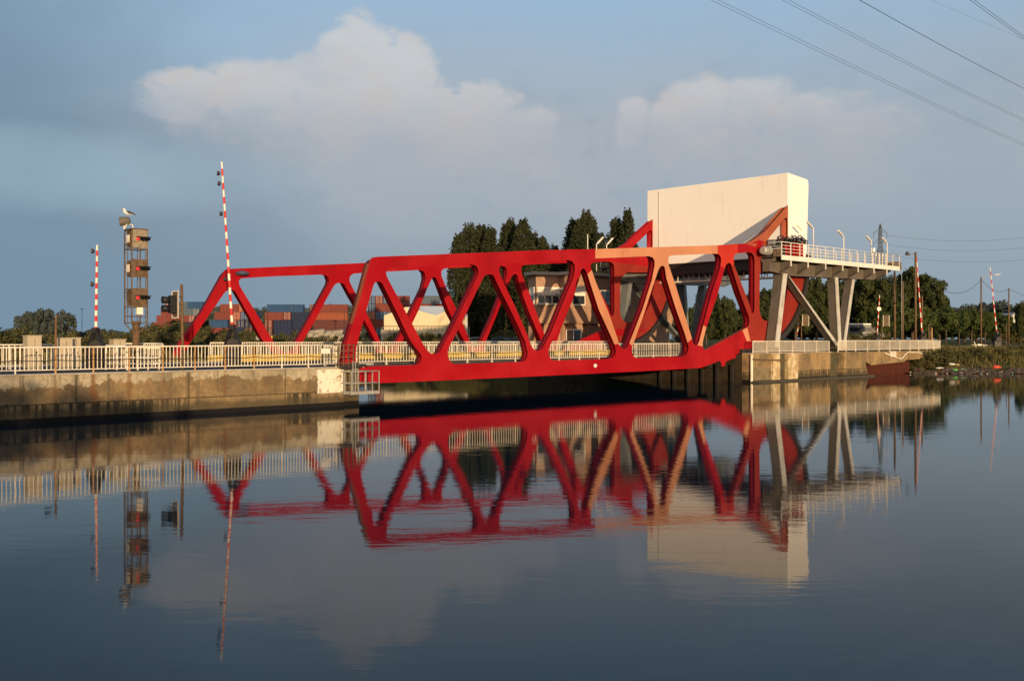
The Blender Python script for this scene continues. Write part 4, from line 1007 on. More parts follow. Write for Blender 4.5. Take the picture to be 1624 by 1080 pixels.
# ================================================================== CONTROL BUILDING
def control_building():
    # plan in world axes built from sight lines; main block behind the far support
    s0 = 24.0
    r = empty('control_building', W(tt(900, s0), s0, GR), 'brown two storey bridge control building with overhanging windowed upper floor', 'building')
    PT = lambda px, s: W(tt(px, s), s)
    A = PT(838, 27.2); B = PT(850, 25.0); Cc = PT(888, 24.0+0); C2 = PT(904, 22.6); D2 = PT(936, 22.0); E = PT(1078, 22.4)
    B = Vector((at(850, 500, B.y)[0], B.y, 0))
    back = Vector((1.5, 8, 0))
    zr = on(888, 437, s0)[1]; zo = on(888, 513, s0)[1]
    A.z = B.z = Cc.z = C2.z = D2.z = E.z = 0
    poly = [A, B, Cc, C2, D2, E, E+back, A+back*.8]
    up = MB(); up.prism([p+Z*zo for p in poly], Z*(zr-zo)); wl_ = up.build('upper_storey', BRICK, r)
    cen = sum(poly, Vector())/len(poly)
    rf = MB(); rf.prism([p+(p-cen).normalized()*.55+Z*(zr+.003) for p in poly], Z*.32); rf.build('roof_slab', worn('roof_edge_concrete', (.36, .32, .27, 1), (.2, .17, .13, 1), .9, .5, 1), r)
    inner = [cen+(p-cen)*.86 for p in poly]
    lo = MB(); lo.prism([p+Z*GR for p in inner], Z*(zo-GR-.004)); lo.build('ground_storey', BRICK, r)
    m = MB()
    def window(P, Q, f0, f1, z0, z1, panes, name='window', blind=True):
        d = (Q-P); nrm = Vector((d.y, -d.x, 0)).normalized()
        if nrm.dot(Vector((0, -1, 0))) < 0: nrm = -nrm
        a = P+d*f0; b = P+d*f1; h = z1-z0; x = (b-a)/2; c = (a+b)/2
        fo = MB(); th = .07
        fo.box(c+Z*(z0+.04)+nrm*.04, x, nrm*.05, Z*.05); fo.box(c+Z*(z1-.04)+nrm*.04, x, nrm*.05, Z*.05)
        xn = x.normalized()
        for k in range(panes+1):
            p = a+(b-a)*k/panes; fo.box(p+Z*(z0+z1)/2+nrm*.04, xn*.04, nrm*.052, Z*(h/2-.092))
        w_ = fo.build(name, STRW, r)
        g_ = MB(); g_.box(c+Z*(z0+z1)/2+nrm*.015, x*.98, nrm*.01, Z*(h/2-.05)); g_.build('pane', GLASS, w_)
        if blind:
            g_ = MB(); g_.box(c+Z*(z1-.06-h*.24)+nrm*.035, x*.97, nrm*.006, Z*h*.24); g_.build('blind', STRW, w_)
        g_ = MB(); g_.box(c+Z*(z0-.08)+nrm*.08, x*1.08, nrm*.10, Z*.05); g_.build('sill', CONC2, w_)
    zw0 = on(870, 482, s0)[1]; zw1 = on(870, 455, s0)[1]
    window(B, Cc, .06, .96, zw0, zw1, 3)
    window(A, B, .25, .8, zw0+.1, zw1, 1)
    window(C2, D2, .12, .72, zw0-.1, zw1+.1, 1)
    window(D2, E, .10, .42, zw0+.1, zw1-.2, 2, blind=False); window(D2, E, .6, .92, zw0+.1, zw1-.2, 3, blind=False)
    i0, i1, i2, i3, i4 = inner[1], inner[2], inner[3], inner[4], inner[5]
    window(i1, i2+(i2-i1)*1.0, .15, 1.0, GR+.1, zo-.6, 2, 'glass_door', blind=False)
    window(i3, i4, .3, .6, GR+1.0, zo-.7, 2, blind=False)
    m = MB()
    for p in (A+Vector((.4, .4, 0)), Cc+Vector((.3, .6, 0)), D2+Vector((-.2, .6, 0))): m.bar(p+Z*GR, p+Z*(zo-.005), .55, .55, U)
    m.build('pillars', BRICK, r)
    # security camera and antennas
    c = Vector(((B+Cc)/2)); c = at(886, 468, Cc.y-1.2)
    m = MB(); m.rev(c+Vector((.1, 0, -.1)), Vector((-.8, -.5, .35)), [(0, .12), (.1, .18), (.6, .2), (.62, .1)], 12); m.bar(c, c+Vector((.7, 1.2, .3)), .1); m.box(c+Vector((.25, .2, .6)), Vector((.25, 0, 0)), Vector((0, .1, 0)), Z*.1); m.bar(c+Vector((.3, .2, -1.6)), c+Vector((.3, .2, .8)), .07); m.build('wall_floodlight', GALV, r)
    m = MB(); 
    for k in range(3): m.bar(at(846, 459+k*8, B.y-.25), at(884, 459.4+k*8, Cc.y-.35), .03)
    m.build('wire_guard', RUST, r)
    m = MB(); p = at(932, 372, D2.y+3); m.tube([Vector((p.x, p.y, zr)), p], .05, 6); m.build('antenna', WHITEP, r)
CONC2 = worn('window_sill', (.4, .33, .25, 1), None, .9, .4, 2)
control_building()

# ================================================================== CONTAINERS
CC = {'brown': (.27, .055, .035), 'dark brown': (.16, .04, .03), 'orange brown': (.42, .10, .04), 'blue': (.025, .095, .24), 'navy blue': (.012, .024, .085), 'grey blue': (.12, .17, .22), 'pale pink red': (.33, .12, .11), 'white': (.5, .5, .45), 'bright red': (.35, .03, .025)}
CM = {}
def cont_mat(c):
    if c in CM: return CM[c]
    col = tuple((v*.62+h*.07) for v, h in zip(CC[c], (.08, .10, .13)))+(1,)   # bluish distance haze mixed into the darkened paint
    g = NG('container_'+c.replace(' ', '_')); p = g.pos(); n = g.noise(p, .25, 5, .6); n2 = g.noise(g.vmap(p, (1, 1, .2)), .9, 4)
    k = g.mix(g.step(n, .3, .7, 0, .5), col, tuple(v*.7 for v in col[:3])+(1,)); k = g.mix(g.step(n2, .6, .75, 0, .35), k, (.15, .09, .06, 1))
    g.col(k); g.rough(.7); g.spec(.25); CM[c] = g.m; return g.m
CPX = {'L': 12.19, 'S': 6.06, 'E': 2.44}
cmesh = {}
def container_proto(kind):
    """corrugated box, end posts and doors: shell mesh and frame mesh in local coordinates (x along the view width)"""
    l = CPX[kind]; w = 2.44 if kind != 'E' else 6.06; h = 2.55
    m = MB(); n = int(l/.28); vs = []; dz = .05
    for i in range(n+1):
        x = -l/2+.12+(l-.24)*i/n; y = 0.06 if (i//2) % 2 else .02
        vs += [(x, y, .14), (x, y, h-.12)]
    m.add(vs, [(2*i, 2*i+2, 2*i+3, 2*i+1) for i in range(n)])
    m.xyz(-l/2+.03, l/2-.03, .08, w-.06, .05, h-.03)
    fr = MB()
    for x in (-l/2, l/2-.14): fr.xyz(x, x+.14, -.02, .14, 0, h); fr.xyz(x, x+.14, w-.14, w, 0, h)
    fr.xyz(-l/2+.142, l/2-.142, -.015, .10, 0, .14); fr.xyz(-l/2+.142, l/2-.142, -.015, .10, h-.12, h)
    for y0 in (.142,):
        fr.xyz(-l/2, -l/2+.1, y0, w-.142, h-.12, h); fr.xyz(l/2-.1, l/2, y0, w-.142, h-.12, h)
    rods = None
    if kind == 'E':
        rods = MB()
        for x in (-.8, -.35, .35, .8): rods.tube([(x, -.03, .1), (x, -.03, h-.1)], .03, 5)
    return m, fr, rods
for k in CPX:
    mm = []
    for mb in container_proto(k):
        if mb is None: mm.append(None); continue
        me = bpy.data.meshes.new('container_panel'); me.from_pydata([tuple(v) for v in mb.v], [], mb.f); mm.append(me)
    cmesh[k] = mm
FM = worn('container_frame', (.10, .07, .06, 1), (.05, .03, .02, 1), .8, .5, 1)
ORD = ['bottom', 'second', 'third', 'fourth', 'fifth', 'sixth']; NTH = ['leftmost', 'second', 'third', 'fourth', 'fifth', 'sixth', 'seventh']
mcache = {}
def container(x0, row, kind, colr, D, label, base_z, group):
    l = CPX[kind]; p = at(x0, HZ, D); x = p.x+l/2
    r = empty('shipping_container', (x, D, base_z+row*2.6), label, 'container', group)
    for i, nm in enumerate(('corrugated_shell', 'frame', 'locking_rods')):
        me = cmesh[kind][i]
        if me is None: continue
        key = (kind, colr, i)
        if key not in mcache:
            c = me.copy(); c.materials.append(cont_mat(colr) if i < 2 else STRW); mcache[key] = c
        o = bpy.data.objects.new(nm, mcache[key]); COL.objects.link(o); o.parent = r
groups = [
 ('far left stack left of the far truss', 385, [(248, 3, 'L', 'brown'), (255, 4, 'S', 'brown'), (262, 5, 'E', 'brown'), (273, 5, 'S', 'grey blue'), (297, 5, 'S', 'blue'), (281, 4, 'S', 'grey blue'), (306, 4, 'E', 'grey blue'),
   (298.5, 3, 'E', 'pale pink red'), (309, 3, 'E', 'dark brown'), (240, 2, 'L', 'brown'), (291, 2, 'S', 'navy blue')]),
 ('stack seen inside the far truss first opening', 333, [(349, 4, 'S', 'brown'), (378.5, 4, 'E', 'orange brown'), (340, 3, 'S', 'brown'), (369.5, 3, 'E', 'orange brown'), (381.5, 3, 'E', 'blue'), (334, 1, 'S', 'brown'), (332, 2, 'S', 'blue'), (364, 2, 'E', 'brown'), (376, 2, 'E', 'navy blue'), (388.5, 2, 'E', 'navy blue'), (388, 1, 'E', 'dark brown'), (364, 1, 'S', 'navy blue'), (394, 3, 'E', 'blue'), (338, 0, 'L', 'dark brown')]),
 ('block behind the lower left of the bridge', 336, [(423, 4, 'L', 'blue'), (420, 3, 'S', 'brown'), (449.5, 3, 'E', 'brown'), (462, 3, 'S', 'navy blue'), (491, 4, 'E', 'dark brown'), (434, 2, 'S', 'navy blue'), (464, 2, 'S', 'navy blue'), (420, 2, 'E', 'brown'), (434, 1, 'S', 'navy blue'), (464, 1, 'S', 'navy blue'), (420, 1, 'E', 'dark brown'), (434, 0, 'L', 'navy blue'),
   (493, 4, 'L', 'brown'), (493, 3, 'L', 'orange brown'), (497, 2, 'L', 'dark brown'), (497, 1, 'L', 'dark brown'), (494, 0, 'L', 'dark brown')]),
 ('tall stack behind the near end post', 330, [(583.5, 5, 'E', 'blue'), (595.5, 5, 'E', 'brown'), (607.5, 5, 'E', 'blue'), (583.5, 4, 'E', 'blue'), (595.5, 4, 'S', 'brown'), (625.5, 4, 'L', 'brown'), (583.5, 3, 'E', 'orange brown'), (595.5, 3, 'E', 'blue'), (607.5, 3, 'E', 'blue'), (619.5, 3, 'L', 'dark brown'), (583.5, 2, 'S', 'brown'), (613, 2, 'E', 'blue'),
   (583.5, 1, 'E', 'dark brown'), (595.5, 1, 'E', 'blue'), (607.5, 1, 'E', 'navy blue'), (583.5, 0, 'L', 'navy blue'), (619.5, 5, 'S', 'brown'), (668, 5, 'S', 'grey blue'), (690, 4, 'S', 'bright red'), (660, 4, 'S', 'grey blue')]),
]
for gname, D, lst in groups:
    bz = EYE-(544.5-HZ)/FPX*D if D < 350 else 2.2
    used = {}
    rows = {}
    for e_ in lst: rows.setdefault(e_[1], []).append(e_)
    for row, es in rows.items():
        es.sort()
        for i, (x0, rw, k, c) in enumerate(es):
            i = min(i, 6)
            lab = f"{c} container, {NTH[i]} in the {ORD[row]} row, {gname}"
            if len(lab.split()) > 16: lab = f"{c} container, {NTH[i]} in {ORD[row]} row, {gname}"
            container(x0, rw, k, c, D+random.uniform(0, .8), lab, bz, 'shipping containers stacked beyond the canal')
# yard lights and masts
for px, y, D in ((396, 492, 300), (424, 494, 300), (130, 490, 420), (546, 495, 310)):
    p = at(px, y, D); m = MB(); m.tube([Vector((p.x, p.y, 2)), p], .16, 6, .09); m.box(p, Vector((.7, 0, 0)), Vector((0, .2, 0)), Z*.12)
    single(m, 'yard_mast', DARK, f"thin dark mast {'far off left of the signal tower boom' if px == 130 else 'at the left edge of the block behind the truss' if px == 424 else 'at the right edge of the first container stack' if px == 396 else 'among containers left of the near end post'}", 'mast')

# tent-like warehouse
def warehouse():
    D = 172; P = lambda x, y, d=0: at(x, y, D)+Vector((0, d, 0))
    r = empty('warehouse', P(660, 546), 'pale cream warehouse with white zigzag roof seen through the truss', 'building')
    b = 546
    m = MB(); m.prism([P(609, b), P(609, 500.5), P(644, 487), P(692, 500.5), P(709, 492), P(738, 502), P(738, b)], Vector((0, .4, 0))); m.build('wall', worn('cream_cladding', (.62, .52, .34, 1), (.5, .4, .26, 1), .7, .4, .3), r)
    m = MB(); rm = worn('white_roof_sheet', (.75, .72, .66, 1), (.6, .56, .5, 1), .5, .3, .4)
    m.add([P(644, 487, .42), P(692, 500.5, .42), P(709, 492, .42), P(712, 483, 9), P(652, 482.5, 9)], [(0, 1, 2, 3, 4)])
    m.add([P(609, 500.5, .42), P(644, 487, .42), P(652, 482.5, 9), P(618, 497, 9)], [(0, 1, 2, 3)])
    m.add([P(709, 492, .42), P(738, 502, .42), P(738, 497, 9), P(712, 483, 9)], [(0, 1, 2, 3)])
    o = m.build('roof', rm, r)
    m = MB(); m.prism([P(652, 482.5, 9.02), P(712, 483, 9.02), P(738, 497, 9.02), P(738, b, 9.02), P(618, b, 9.02), P(618, 497, 9.02)], Vector((0, .3, 0))); m.build('rear_wall', rm, r)
    m = MB(); m.bar(P(609, 517, -.1), P(738, 517, -.1), .08); m.build('wall_seam', RUST, r)
warehouse()
m = MB(); p = at(604, 523, 162); q = at(641, 523, 162); m.xyz(p.x, q.x, 162, 162.4, 2, p.z); single(m, 'boundary_wall', CONCR, 'low tan wall in front of the warehouse left corner', 'wall')
def yard_fence():
    D = 158; r = empty('mesh_fence', at(660, 545, D), 'thin wire fence with slim posts in front of the warehouse', 'fence')
    m = MB()
    for k in range(24): 
        p = at(606+k*6, 519, D); m.bar(Vector((p.x, D, 2.2)), p, .07, .07, U)
    m.build('posts', GALV, r)
    m = MB(); a = at(606, 519, D); b = at(744, 519, D)
    for h in (0, .6, 1.2, 1.8, 2.4): m.tube([a-Z*h, b-Z*h], .02, 5)
    m.build('wires', GALV, r)
yard_fence()

# ================================================================== VEGETATION
def crown_mesh(name, shapes, n, leaf, seed, clump=.9, nclump=60, upright=0):
    """leaf-sized faces gathered in clumps spread through several ellipsoids"""
    rnd = random.Random(seed); vs = []; fs = []
    cl = []
    tot = sum(a*b*c for (_, _, _, a, b, c) in shapes)
    for (x, y, z, a, b, c) in shapes:
        k = max(3, int(nclump*(a*b*c)/tot))
        for i in range(k):
            while True:
                u_ = [rnd.uniform(-1, 1) for _ in range(3)]; d = math.sqrt(sum(w*w for w in u_))
                if .35 < d <= 1: break
            cl.append((x+u_[0]*a, y+u_[1]*b, z+u_[2]*c, clump*rnd.uniform(.5, 1.25)))
    for i in range(n):
        cx, cy, cz, cr = cl[rnd.randrange(len(cl))]
        while True:
            u_ = Vector((rnd.gauss(0, 1), rnd.gauss(0, 1), rnd.gauss(0, 1)))
            if u_.length > .01: break
        u_.normalize(); rr = cr*(rnd.random()**.45)
        p = Vector((cx, cy, cz))+Vector((u_.x*rr, u_.y*rr, u_.z*rr*(1+upright)))
        a = Vector((rnd.gauss(0, 1), rnd.gauss(0, 1), rnd.gauss(0, 1)+upright)).normalized(); b = a.cross(u_+Vector((.01, .02, .03))).normalized()
        s_ = leaf*rnd.uniform(.6, 1.3); o = len(vs)
        vs += [tuple(p-a*s_), tuple(p+b*s_*.6), tuple(p+a*s_), tuple(p-b*s_*.6)]; fs.append((o, o+1, o+2, o+3))
    me = bpy.data.meshes.new(name); me.from_pydata(vs, [], fs); return me
def tree_proto(name, shapes, n, leaf, seed, mat, trunk_h, trunk_r, limbs, **kw):
    me = crown_mesh('crown', shapes, n, leaf, seed, **kw); me.materials.append(mat)
    m = MB(); rnd = random.Random(seed+1)
    m.tube([(0, 0, -.3), (rnd.uniform(-.1, .1), 0, trunk_h*.4), (rnd.uniform(-.2, .2), rnd.uniform(-.2, .2), trunk_h)], trunk_r, 8, trunk_r*.45)
    for i in range(limbs):
        sx = shapes[i % len(shapes)]; a = Vector((0, 0, trunk_h*rnd.uniform(.45, .9))); b = Vector((sx[0]+rnd.uniform(-.5, .5)*sx[3], sx[1]+rnd.uniform(-.5, .5)*sx[4], sx[2]+rnd.uniform(-.2, .5)*sx[5]))
        m.tube([a, (a+b)/2+Vector((0, 0, .3)), b], trunk_r*.4, 6, trunk_r*.1)
    tm = bpy.data.meshes.new('trunk'); tm.from_pydata([tuple(v) for v in m.v], [], m.f); tm.materials.append(BARK); tm.shade_smooth()
    return me, tm
def plant(proto, name, loc, sc, rz, label, cat='tree', group=None):
    r = empty(name, loc, label, cat, group); r.rotation_euler = (0, 0, rz); r.scale = sc if isinstance(sc, tuple) else (sc,)*3
    for nm, me in (('crown', proto[0]), ('trunk', proto[1])):
        o = bpy.data.objects.new(nm if cat != 'bush' or nm == 'trunk' else 'foliage', me); COL.objects.link(o); o.parent = r
    return r
# poplars (unit height 24 m, columnar with several leaders)
def poplar_proto(seed, leaders, n):
    """leaders = (x, y, top, radius): upright flame-shaped sprays set along tapering leaders"""
    rnd = random.Random(seed); vs = []; fs = []; sprays = []
    for (lx, ly, top, rad) in leaders:
        for k in range(int(top*9*rad)):
            h = 1.0+(top-1.0)*rnd.random()**.85; f = h/top; R_ = rad*(min(1, .55+f*1.6) if f < .3 else 1.0)*(1-max(0, (f-.55)/.45)**2.3*.86)
            a = rnd.uniform(0, 6.283); d = R_*math.sqrt(rnd.uniform(.05, 1)); sprays.append((lx+math.cos(a)*d, ly+math.sin(a)*d, h, math.cos(a), math.sin(a), rnd.uniform(.7, 1.25)))
    for i in range(n):
        x, y, h, ca, sa, sc = sprays[rnd.randrange(len(sprays))]
        f = rnd.random(); w = .36*sc*math.sin(math.pi*min(1, f*.85+.12)); p = Vector((x+ca*.25*f+rnd.gauss(0, w*.6), y+sa*.25*f+rnd.gauss(0, w*.6), h-1.0+f*1.75*sc))
        a = Vector((rnd.gauss(0, 1), rnd.gauss(0, 1), rnd.gauss(0, 1.3))).normalized(); b = a.orthogonal().normalized(); b.rotate(Matrix.Rotation(rnd.uniform(0, 6.28), 3, a)); s_ = rnd.uniform(.11, .24); o = len(vs)
        vs += [tuple(p-a*s_), tuple(p+b*s_*.65), tuple(p+a*s_), tuple(p-b*s_*.65)]; fs.append((o, o+1, o+2, o+3))
    me = bpy.data.meshes.new('crown'); me.from_pydata(vs, [], fs); me.materials.append(LPOP)
    m = MB()
    for (lx, ly, top, rad) in leaders: m.tube([(lx*.3, ly*.3, -.3), (lx*.8, ly*.8, top*.3), (lx, ly, top*.9)], .32, 7, .03)
    tm = bpy.data.meshes.new('trunk'); tm.from_pydata([tuple(v) for v in m.v], [], m.f); tm.materials.append(BARK); tm.shade_smooth()
    return me, tm
popA = poplar_proto(3, [(0, 0, 23, 2.0), (-1.6, .4, 21, 1.8), (1.7, -.3, 21.8, 1.8), (.2, 1, 19, 2.2)], 52000)
popB = poplar_proto(11, [(0, 0, 23, 1.9), (-1.6, .2, 19.5, 1.7), (1.5, .3, 17, 1.8)], 40000)
popC = poplar_proto(21, [(0, 0, 23, 1.7), (.5, .3, 19, 1.6)], 28000)
def poplar(px, ytop, D, proto, rz, label, wf=1.0):
    p = at(px, ytop, D); h = (p.z-GR)/22.9; wf *= 1.25
    plant(proto, 'poplar', (p.x, D, GR), (h*wf, h*wf, h), rz, label, 'tree', 'poplars behind the bridge')
poplar(744, 359, 190, popA, .4, 'leftmost tall dark poplar behind the bridge, a twin-tipped crown', .95)
poplar(764, 361, 193, popC, 1.9, 'slender poplar leaning against the right side of the leftmost one', 1.3)
poplar(778, 364, 187, popC, 3.9, 'slim poplar on the right edge of the left poplar clump', 1.0)
poplar(788, 400, 196, popC, .9, 'short poplar tip low between the two left poplar clumps', .9)
poplar(810, 351, 205, popA, 2.5, 'poplar with ragged double top left of the control building roof', .75)
poplar(829, 352, 200, popC, 5.1, 'narrow pointed poplar above the left end of the control building', 1.05)
poplar(845, 373, 203, popC, .2, 'rounded poplar over the control building roof', 1.05)
poplar(861, 379, 200, popC, 1.2, 'lower poplar just right of the rounded one over the roof', .95)
poplar(929, 339, 190, popA, 1.1, 'widest tall poplar in the middle over the top chord', .88)
poplar(912, 352, 197, popC, 2.2, 'poplar against the left flank of the widest middle one', 1.15)
poplar(950, 372, 188, popC, 3.1, 'poplar against the right flank of the widest middle one', 1.1)
poplar(905, 384, 203, popC, 4.2, 'small poplar tip at the left foot of the middle clump', .9)
poplar(978, 350, 195, popC, .7, 'thin poplar just left of the far red tail arm', 1.05)
poplar(995, 339, 192, popB, 5.5, 'tall poplar partly hidden by the far red tail arm and white box', .75)
poplar(880, 392, 215, popC, 2.8, 'faint poplar tip low between middle clumps', .9)
# round trees
def rshapes(seed, n, rx, rz_, h):
    rnd = random.Random(seed); out = [(0, 0, h, rx*.75, rx*.75, rz_*.85)]
    for i in range(n):
        a = rnd.uniform(0, 6.28); d = rx*rnd.uniform(.35, .7); out.append((math.cos(a)*d, math.sin(a)*d, h+rz_*rnd.uniform(-.45, .5), rx*rnd.uniform(.3, .5), rx*rnd.uniform(.3, .5), rz_*rnd.uniform(.3, .48)))
    return out
big1 = tree_proto('tree', rshapes(1, 9, 6.5, 7.2, 9.5), 30000, .34, 31, LDARK, 12, .5, 10, clump=1.25, nclump=190)
big2 = tree_proto('tree', rshapes(5, 8, 5.2, 7.5, 9.5), 27000, .34, 41, LDARK, 12, .45, 10, clump=1.1, nclump=170)
row1 = tree_proto('tree', rshapes(8, 7, 2.9, 3.0, 5.6), 7000, .22, 51, LROW, 6, .17, 7, clump=.7, nclump=90)
row2 = tree_proto('tree', rshapes(15, 7, 2.7, 3.1, 5.7), 7000, .22, 61, LROW, 6, .16, 7, clump=.7, nclump=90)
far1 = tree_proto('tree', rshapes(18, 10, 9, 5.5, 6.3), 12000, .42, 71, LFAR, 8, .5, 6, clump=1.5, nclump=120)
bush1 = (crown_mesh('foliage', [(0, 0, 1.0, 2.2, 2.0, 1.4), (1.4, .4, .8, 1.4, 1.2, 1.0), (-1.3, -.2, .9, 1.5, 1.2, 1.1)], 6500, .11, 81, clump=.5, nclump=80), None)
bush2 = (crown_mesh('foliage', [(0, 0, 1.4, 1.8, 1.6, 1.7), (.9, .2, .9, 1.5, 1.2, 1.1), (-1.1, 0, .7, 1.4, 1.2, .9)], 6500, .11, 91, clump=.55, nclump=80), None)
for b in (bush1, bush2): b[0].materials.append(LBUSH)
stem = MB()
for k in range(7):
    a = k*.9; stem.tube([(0, 0, -.2), (math.cos(a)*.5, math.sin(a)*.5, .7), (math.cos(a)*1.1, math.sin(a)*1.0, 1.4)], .05, 5, .015)
sme = bpy.data.meshes.new('trunk'); sme.from_pydata([tuple(v) for v in stem.v], [], stem.f); sme.materials.append(BARK)
bush1 = (bush1[0], sme); bush2 = (bush2[0], sme)
def rtree(px, ytop, D, proto, nominal, rz, label, wf=1.0, gz=GR, group='trees on the right bank', name='tree'):
    p = at(px, ytop, D); h = (p.z-gz)/nominal
    plant(proto, name, (p.x, D, gz), (h*wf, h*wf, h), rz, label, 'tree', group)
# dark mass behind the right support
TL = [(1120, 452, 190, big2, 'dark tree seen through the truss under the lattice gangway'), (1150, 470, 170, big1, 'dense green tree behind the right end of the truss'), (1098, 485, 165, big2, 'green tree low behind the far support legs'),
      (1190, 462, 200, big1, 'dark tree left of the first grey support leg'), (1215, 455, 215, big2, 'dark tree directly behind the first grey support leg'), (1262, 440, 220, big1, 'dark tree behind the red tail between the support legs'),
      (1295, 436, 225, big2, 'dark tree behind the slanted grey brace'), (1340, 434, 235, big1, 'dark tree under the middle of the platform'), (1378, 428, 230, big2, 'tall dark tree under the right end of the platform'),
      (1410, 437, 240, big1, 'dark tree behind the tall wooden pole'), (1447, 420, 245, big2, 'highest tree just left of the pole with the floodlight'), (1475, 438, 240, big1, 'bushy dark tree right of the floodlight pole'), (1490, 462, 250, big2, 'rightmost of the big dark trees, open branches at its side')]
for i, (px, y, D, pr, lab) in enumerate(TL): rtree(px, y, D, pr, 16.2 if pr is big1 else 16.6, i*1.3, lab, .82 if px > 1200 else .7)
RT = [(1397, 'first'), (1433, 'second'), (1468, 'third'), (1500, 'fourth'), (1521.5, 'fifth'), (1541, 'sixth'), (1562, 'seventh'), (1588, 'eighth')]
for i, (px, nm) in enumerate(RT):
    rtree(px, [487, 478, 480, 484, 486, 484, 488, 492][i], [165, 180, 192, 206, 222, 240, 255, 262][i], row1 if i % 2 else row2, 9.0, i*2.1, f'{nm} street tree from the left in the row along the right road', [1.0, 1.0, 1.05, 1.1, .95, 1.0, 1.1, 1.2][i], GR, 'street trees in a row')
FT = [(1530, 480, 420, 'far tree behind the middle of the street tree row'), (1610, 474, 430, 'far bluish tree behind the rightmost pole'), (1575, 476, 425, 'far bluish tree left of the rightmost pole'), (1640, 478, 400, 'far tree at the right edge of the photo'),
      (60, 487, 330, 'large round tree on the skyline at the left'), (88, 488, 335, 'round tree forming the right half of the left skyline clump')]
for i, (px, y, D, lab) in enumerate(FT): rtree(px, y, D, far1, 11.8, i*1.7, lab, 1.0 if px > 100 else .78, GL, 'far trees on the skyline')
rtree(1619, 478, 190, big2, 16.6, .3, 'dark tree cut by the right edge of the photo', .45)
for i in range(20):
    px = 1085+i*29; rtree(px, 509+3*math.sin(i*1.9), 285 if px > 1180 else 230, big1 if i % 2 else big2, 16.4, i*1.37, 'dense dark undergrowth tree in the belt closing the view on the right bank', 2.3, GR, 'undergrowth belt on the right bank')
# far skyline belt
k = 0
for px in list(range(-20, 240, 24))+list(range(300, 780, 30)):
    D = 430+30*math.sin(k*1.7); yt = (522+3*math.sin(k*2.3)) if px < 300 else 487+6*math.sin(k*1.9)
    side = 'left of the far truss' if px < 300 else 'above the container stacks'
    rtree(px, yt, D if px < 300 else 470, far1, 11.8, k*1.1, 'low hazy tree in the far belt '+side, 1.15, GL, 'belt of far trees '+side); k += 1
# bushes
BU = [(-10, 509, 75, 'left edge'), (22, 512, 78, 'x'), (60, 524, 80, 'x'), (105, 525, 82, 'x'), (135, 521, 86, 'x'), (170, 519, 90, 'x'), (190, 523, 84, 'x'), (245, 506, 92, 'x'), (275, 502, 95, 'x'), (300, 506, 90, 'x'), (325, 512, 92, 'x'), (345, 520, 96, 'x'), (262, 520, 80, 'x'), (232, 524, 84, 'x'), (360, 527, 90, 'x'), (400, 517, 150, 'x'), (430, 528, 140, 'x'), (398, 530, 120, 'x'), (465, 522, 160, 'x')]
where = ['dark bush at the left edge behind the cabinets', 'olive bush behind the leftmost cabinet', 'olive bush in front of the round skyline tree', 'bush behind the two beige cabinets', 'bush right behind the short barrier boom', 'bush left of the signal tower', 'low bush beside the signal tower column', 'bush right of the signal tower', 'tall round bush behind the traffic light', 'bush under the blue containers by the far truss foot',
         'bush inside the lower left of the far truss', 'bush beneath the tall boom', 'low bush in front of the traffic light bush', 'small bush at the right foot of the signal tower', 'low bush right of the tall boom', 'dark bush between the first two container stacks', 'pale bush in front of the navy containers', 'low dark bush right of the boom pedestal', 'small bush before the middle container block']
for i, (px, y, D, _) in enumerate(BU):
    p = at(px, y, D); h = (p.z-GL)/(3.6 if i % 2 else 2.9); h = max(h, .35)
    pr = bush2 if i % 2 else bush1; plant(pr, 'bush', (p.x, D, GL), (h*1.5, h*1.3, h), i*1.9, where[i], 'bush', 'bushes on the left bank')
BR = [(520, 531, 170, 'pale scrub below the brown containers'), (548, 530, 172, 'scrub left of the near end post'), (500, 533, 165, 'low scrub beside the second far diagonal'), (575, 527, 160, 'scrub behind the near end post'), (632, 524, 152, 'dark shrub against the warehouse wall at its left'), (672, 523, 150, 'dark shrub in front of the warehouse'), (690, 526, 150, 'dark shrub near the warehouse valley'), (655, 530, 146, 'low shrub before the warehouse fence'),
      (800, 520, 175, 'shrub at the foot of the poplars left of the building'), (735, 530, 160, 'shrub beside the pale parked car'), (820, 525, 165, 'shrub against the control building pillar'), (712, 524, 152, 'shrub at the right end of the warehouse'), (1370, 525, 163, 'dark round bush under the white bus'), (1350, 524, 160, 'low dark bush left of the wooden pole foot'), (1392, 525, 163, 'low dark bush before the signal box on the right')]
for i, (px, y, D, lab) in enumerate(BR):
    p = at(px, y, D); h = max((p.z-GR)/(3.6 if i % 2 else 2.9), .4); plant(bush2 if i % 2 else bush1, 'bush', (p.x, D, GR), (h*1.3, h*1.2, h), i*1.3, lab, 'bush', 'bushes on the right bank')
# bushes hanging on the bank next to the sheet piles
for i, (px, y, D, lab) in enumerate([(1466, 560, 109, 'green bush hanging over the sheet piles end'), (1482, 563, 110, 'bush at the water end of the right railing'), (1500, 562, 111, 'weedy bush on the bank above the litter'), (1530, 560, 112, 'bush in the middle of the grassy bank'), (1556, 558, 112, 'yellow green tuft bush on the bank'), (1590, 560, 113, 'bush above the red plastic bag'), (1618, 558, 114, 'bush on the bank at the right edge')]):
    p = at(px, y, D); plant(bush1 if i % 2 else bush2, 'bush', (p.x, D, .5+.1*i), (.62, .6, .62), i*2.2, lab, 'bush', 'bushes on the grassy bank')
p = at(1608, 513, 285); plant(bush2, 'bush', (p.x, 285, GR), (2.4, 2, 1.7), .4, 'wide dark bush hiding the foot of the white house', 'bush', 'bushes on the right bank')
